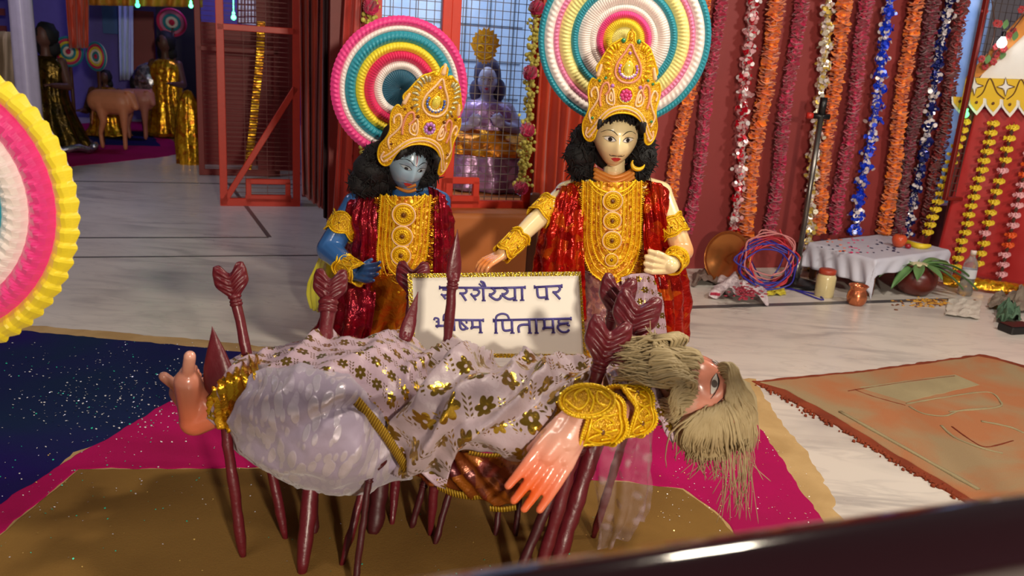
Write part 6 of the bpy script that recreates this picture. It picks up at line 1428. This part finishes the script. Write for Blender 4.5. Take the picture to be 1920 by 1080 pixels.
bc = SR(1880, 82, .14); root = thing('light_bulb', 'glowing white light bulb beside the shrine gable', 'lamp', bc); t = NT('bulb'); t.p(col=(1, 1, 1, 1), emit=(.85, .95, 1, 1), es=9)
m = MB(); m.lathe(bc-E3*.03, [(.0005, 0), (.018, .004), (.028, .022), (.027, .038), (.014, .058), (.012, .066)], 18); m.build('globe', t.mat, root); m = MB(); m.lathe(bc+E3*.036, [(.013, 0), (.014, .01), (.012, .02), (.014, .03), (.0005, .034)], 12); m.build('socket', M['black'], root)
gl = SR(1812, 214, .08); t = NT('led_green'); t.p(col=(.1, 1, .2, 1), emit=(.1, 1, .2, 1), es=3); m = MB(); m.ell(gl, .022, 10, 8); m.lathe(gl+E3*.018, [(.012, 0), (.012, .02), (.001, .02)], 8); tag(m.build('string_light', t.mat, org=gl), 'small green light under the left end of the shrine fringe', 'light')
# thin post on the platform's right
a, b_ = P(1004, 362, 4.20), P(994, 520, 4.14); b_.z = 0; m = MB(); m.rbox((a+b_)/2, (.05, .05, (a-b_).length), (Vector((1, 0, 0)), Vector((0, 1, 0)), (a-b_).normalized()), b=.006)
o = m.build('wooden_post', M['wood'], smooth=False, org=Vector((b_.x, b_.y, 0))); tag(o, 'short dark wooden post standing at the right end of the orange platform', 'post')

# ================================================================ DEITY BEHIND THE MESH
gz = P(910, 240, 5.35); by = 5.35
de = thing('statue', 'pale purple robed statue with a gold headpiece behind the wire mesh door', 'statue', Vector((gz.x, by, zp)))
mauve = foil('mauve_foil', [C(150, 110, 160), C(176, 140, 180), C(130, 90, 120)], 30, .3, .35, .5); b = MB()
b.ell(P(914, 152, by), (.062, .065, .085)); b.caps(P(914, 165, by), P(912, 200, by), .035, .05); b.ell(P(912, 215, by), (.17, .09, .10)); b.ell(P(912, 250, by), (.13, .09, .12))
for s_ in (-1, 1): b.caps(P(912+s_*40, 205, by), P(912+s_*58, 245, by-.05), .045, .038); b.caps(P(912+s_*58, 245, by-.05), P(912+s_*30, 235, by-.14), .038, .026); hand(b, P(912+s_*30, 235, by-.14), P(912+s_*22, 225, by-.16), Vector((s_*.1, -.3, 1)), Vector((-s_, 0, 0)), .05, .009, .5)
b.caps(P(912, 265, by), Vector((gz.x, by, zp+.05)), .12, .10)
fuse(b, 'body', plain('mauve_enamel', C(150, 140, 170), .35), de, .008, 2)
hdx = Head(P(914, 150, by-.02), frame(0, 0, 0), .62); hdx.mb.build('head', plain('pale_face', C(176, 172, 196), .35), de); face(hdx, de, tache=False)
m = MB(); m.ell(P(914, 138, by+.03), (.085, .07, .10), 16, 10, fn=lambda q: q*(1+.1*fbm(q*30))); m.ell(P(892, 170, by+.03), (.04, .04, .07), 12, 8); m.ell(P(936, 170, by+.03), (.04, .04, .07), 12, 8); m.build('hair', plain('violet_hair', C(66, 58, 92), .6), de)
shell(de, 'robe', mauve, [(P(912, 188, by), .09, .07), (P(912, 205, by), .17, .11), (P(912, 250, by), .19, .13), (Vector((gz.x, by, zp+.25)), .30, .2), (Vector((gz.x, by, zp+.01)), .38, .22)], 13, .07)
shell(de, 'gold_skirt', M['amberfoil'], [(P(912, 240, by), .20, .14), (P(914, 262, by), .33, .2), (P(915, 285, by), .40, .24)], 11, .06)
# gold flame headpiece
cc_ = P(910, 90, by-.07); m = MB(); o_ = []
for i in range(40):
    a = i*math.pi/20; r_ = (.075+.012*(i % 2))*(1.25 if math.sin(a) > 0 else 1.0); o_.append(cc_+Vector((math.cos(a)*r_*.85, 0, math.sin(a)*r_*1.1)))
m.prism(o_, .015, Vector((0, -1, 0))); hp = m.build('headpiece', M['goldbase'], de, smooth=False)
m = MB()
for sx_ in (-1, 1): m.torus(cc_+Vector((sx_*.028, -.02, -.005)), .016, .005, (Vector((1, 0, 0)), E3), 16, 6)
m.tube(spline([cc_+Vector((x, -.02, z)) for x, z in ((-.045, -.045), (0, -.065), (.045, -.045))], 5), .006, 6); m.torus(cc_+Vector((0, -.02, .05)), .022, .005, (Vector((1, 0, 0)), E3), 16, 6); m.build('cord', M['goldyel'], hp)

# ================================================================ BIG HALO AT THE LEFT EDGE
hc = P(-163, 382, 1.88); px = 1/ (F/ ((hc-Vector((0, 0, CH))).dot(_f)))
hl = thing('halo_disc', 'large near ribbon halo with a yellow rim at the left edge', 'halo', hc)
halo(hl, hc, (.10, -1, .05), [(a*px, b_*px, M[c_], t_, d_, s_) for a, b_, c_, t_, d_, s_ in
     [(258, 300, 'r_yellow', 62, .030, 'z'), (208, 260, 'r_pink', 62, .034, 's'), (160, 212, 'r_white', 60, .034, 's'), (118, 162, 'r_teal', 56, .03, 's'), (76, 120, 'r_yellow', 50, .03, 's'), (36, 78, 'r_pink', 44, .03, 's'), (1, 38, 'r_white', 30, .02, 's')]], smooth=False)
m = MB(); m.tube([hc+Vector((0, .02, -.1)), Vector((hc.x, 1.93, .4)), Vector((hc.x, 1.94, 0))], .014, 8); m.build('pole', M['wood'], hl)
m = MB(); m.lathe(Vector((hc.x, 1.94, 0)), [(.0005, .03), (.05, .02), (.06, 0), (.0005, 0)], 24); m.build('base', M['wood'], hl)

# ================================================================ FAR HALL TABLEAU
def fslab(pts, name, mat, root, z=0): return slab([Fl(x, y) for x, y in pts], z, .004, name, mat, root, .02, 5, 8)
fr_ = thing('powder_drawing', 'far floor drawing of magenta, blue and tan powder in the hall', 'floor drawing', Fl(250, 270))
fslab([(60, 300), (136, 312), (300, 295), (380, 281), (378, 230), (230, 228), (150, 232), (60, 240)], 'magenta_field', M['magenta'], fr_)
fslab([(166, 244), (282, 248), (302, 275), (180, 272), (130, 260)], 'blue_field', M['navy'], fr_, .003); fslab([(290, 246), (376, 240), (378, 270), (330, 268)], 'tan_field', M['khaki'], fr_, .003)
def fhalo(label, x, y, Y, rpx, nrm, cols):
    c = P(x, y, Y); pxm = (c-Vector((0, 0, CH))).dot(_f)/F; root = thing('halo_disc', label, 'halo', c); R_ = rpx*pxm; k = len(cols)
    halo(root, c, nrm, [(R_*(1-(i+1)/k)+.002, R_*(1-i/k), M[q], 44, .02, 's') for i, q in enumerate(cols)])
    m = MB(); m.tube([c+Vector((0, .02, 0)), Vector((c.x, c.y+.04, 0))], .02, 6); m.build('pole', M['wood'], root); return c
fhalo('left one of the two neighbouring small halos far back in the hall', 128, 97, 9.0, 28, (.1, -1, 0), ['r_teal', 'r_magenta', 'r_yellow', 'r_teal', 'r_white', 'r_magenta'])
fhalo('right one of the two neighbouring small halos far back in the hall', 181, 106, 9.2, 27, (-.45, -1, 0), ['r_teal', 'r_magenta', 'r_yellow', 'r_white', 'r_teal', 'r_magenta'])
fhalo('small red and white halo above the gold draped far figure', 322, 42, 10.4, 27, (.2, -1, -.3), ['r_magenta', 'r_rose', 'r_teal', 'r_white', 'r_magenta'])
def farfig(label, x, ytop, yb, Y, cloth, w_=.26, hair=True, crownc=False):
    top = P(x, ytop, Y); bot = Vector((top.x, Y, 0)); Hh = top.z; root = thing('statue', label, 'statue', bot); b = MB()
    hr = min(.11, Hh*.09); hc_ = top-E3*hr; b.ell(hc_, (hr*.75, hr*.85, hr)); b.caps(hc_-E3*hr*.8, hc_-E3*hr*1.7, hr*.4, hr*.45)
    sz = hc_.z-hr*1.9; b.ell(Vector((top.x, Y, sz-.10)), (.17, .10, .13)); b.caps(Vector((top.x, Y, sz-.2)), Vector((top.x, Y, sz-.4)), .13, .13)
    for s_ in (-1, 1):
        el = Vector((top.x+s_*.22, Y-.04, sz-.26)); b.caps(Vector((top.x+s_*.15, Y, sz-.03)), el, .048, .04); b.caps(el, el+Vector((-s_*.05, -.2, .02)), .038, .026); hand(b, el+Vector((-s_*.05, -.2, .02)), el+Vector((-s_*.06, -.26, .03)), Vector((s_, 0, 0)), Vector((0, 0, -1)), .05, .01, .4)
        b.caps(Vector((top.x+s_*.08, Y, sz-.45)), Vector((top.x+s_*.08, Y, .05)), .07, .045); b.caps(Vector((top.x+s_*.08, Y, .035)), Vector((top.x+s_*.09, Y-.14, .03)), .035, .03)
    fuse(b, 'body', M['far_skin_dimmed'], root, .014, 2)
    shell(root, 'robe', cloth, [(Vector((top.x, Y, sz+.02)), .08, .07), (Vector((top.x, Y, sz-.08)), .19, .13), (Vector((top.x, Y, sz-.4)), .18, .15), (Vector((top.x, Y, .02)), w_, w_*.8)], 11, .08, 90, 18)
    if hair:
        m = MB(); m.ell(hc_+Vector((0, .03, .01)), (hr*1.05, hr, hr*1.15), 14, 10, fn=lambda q: q*(1+.15*fbm(q*20))); m.ell(hc_+Vector((0, .05, -hr)), (hr*1.1, hr*.6, hr), 12, 8, fn=lambda q: q*(1+.15*fbm(q*20))); m.build('hair', M['hair'], root)
    return root, top
farfig('far black haired figure in a bronze foil skirt left of the small halos', 82, 46, 270, 8.6, M['bronzefoil'], .38)
farfig('far figure in gold foil robe under the red and white halo', 308, 62, 200, 10.2, M['goldfoil'], .24)
farfig('low far figure in gold foil cape below the right small halo', 196, 134, 225, 9.9, M['goldfoil'], .26)
m = MB(); a = P(60, 262, 8.4); rb = [Vector((a.x+.55*math.cos(t_), 8.5+.35*math.sin(t_), .06+.02*math.sin(t_*9))) for t_ in [i*.2 for i in range(32)]]; m.tube(rb, .035, 8); o = m.build('tinsel_trim', M['silvfoil'], org=Vector((a.x, 8.5, 0))); tag(o, 'silver tinsel lying round the hem of the bronze far figure', 'trim')
def beast(label, x0, x1, ytop, yb, Y, col, fl=1, silver=False):
    a, c = P(x0, ytop, Y), P(x1, ytop, Y); zt = a.z*.5+c.z*.5; L = c.x-a.x; root = thing('animal_figure', label, 'animal', Vector(((a.x+c.x)/2, Y, 0))); b = MB(); r = zt*.21
    X = lambda u: lerp(a.x, c.x, u if fl > 0 else 1-u)
    b.caps(Vector((X(.2), Y, zt-r)), Vector((X(.68), Y, zt-r*1.02)), r*.95, r*1.05); b.caps(Vector((X(.68), Y, zt-r)), Vector((X(.86), Y, zt-r*.55)), r*.7, r*.45)
    b.caps(Vector((X(.88), Y-.02, zt-r*.5)), Vector((X(1.02), Y-.06, zt-r*1.25)), r*.5, r*.28)
    for s_ in (-1, 1): b.caps(Vector((X(.87), Y+s_*r*.4, zt-r*.1)), Vector((X(.83), Y+s_*r*.85, zt-r*.05)), r*.16, r*.08, 8)
    for u, back in ((.14, 1), (.27, 1), (.64, 0), (.76, 0)):
        s_ = r*.5*(1 if u in (.14, .64) else -1)
        if back: b.caps(Vector((X(u), Y+s_, zt-r*1.1)), Vector((X(u+.05), Y+s_, zt*.48)), r*.5, r*.28); b.caps(Vector((X(u+.05), Y+s_, zt*.48)), Vector((X(u-.03), Y+s_, zt*.27)), r*.27, r*.18); b.caps(Vector((X(u-.03), Y+s_, zt*.27)), Vector((X(u), Y+s_, .03)), r*.17, r*.17)
        else: b.caps(Vector((X(u), Y+s_, zt-r*1.2)), Vector((X(u), Y+s_, zt*.3)), r*.42, r*.2); b.caps(Vector((X(u), Y+s_, zt*.3)), Vector((X(u), Y+s_, .03)), r*.18, r*.18)
    b.caps(Vector((X(.07), Y, zt-r*.7)), Vector((X(.0), Y, zt*.4)), r*.14, r*.08, 8)
    fuse(b, 'body', col, root, .014, 2)
    if silver: m = MB(); m.ell(Vector((X(.45), Y, zt-r*.9)), (L*.46, r*1.5, r*1.55), 40, 16, fn=lambda q: q*(1+.10*fbm(q*14)) if q.z > -.1 else Vector((q.x, q.y, -.1+.3*(q.z+.1)))); m.build('foil_blanket', M['silvfoil'], root)
    return root
cow = plain('cow_orange', C(206, 132, 92), .45); cow2 = plain('cow_pale', C(190, 120, 96), .45)
beast('nearer of the two orange brown calf figures in the far hall', 168, 256, 167, 240, 8.9, cow); beast('farther pale orange calf figure overlapping the nearer one', 226, 288, 166, 212, 9.8, cow2)
beast('dark animal figure under a silver foil blanket in the far hall', 252, 328, 133, 205, 10.3, M['dark'], silver=True)
a = P(352, 168, 8.3); m = MB(); zt = a.z; m.lathe(Vector((a.x, 8.3, 0)), [(.12, 0), (.13, zt*.3), (.11, zt*.6), (.08, zt*.85), (.03, zt*.98), (.001, zt)], 40, fn=lambda an, h: 1+.09*math.sin(an*9+h*4)+.05*math.sin(an*17)); o = m.build('gold_foil_bundle', M['goldfoil'], org=Vector((a.x, 8.3, 0))); tag(o, 'gold foil wrapped bundle standing beside the farther grille gate', 'bundle')
a = PN(47, 100, 7.6); root = thing('white_column', 'pale wrapped column at the far left behind the near yellow rimmed halo', 'column', RM(a[0], 7.6, 0)); m = MB(); m.lathe(RM(a[0], 7.6, 0), [(.085, 0), (.08, 1), (.075, 2), (.08, 3.2)], 24, fn=lambda an, h: 1+.12*math.sin(an*5+h)); m.build('wrap', plain('pale_plastic', C(176, 170, 190), .35), root)
m = MB(); m.rbox(RM(a[0], 7.6, .03), (.3, .3, .06), AX); m.build('base', M['wood'], root, smooth=False)
curtain('beige_drape', 'crumpled beige cloth hanging at the far left edge', ((-60, 55), (34, 60)), ((-60, 200), (40, 215)), 7.9, plain('beige', C(150, 130, 104), .7), 4, .12, 'cloth')
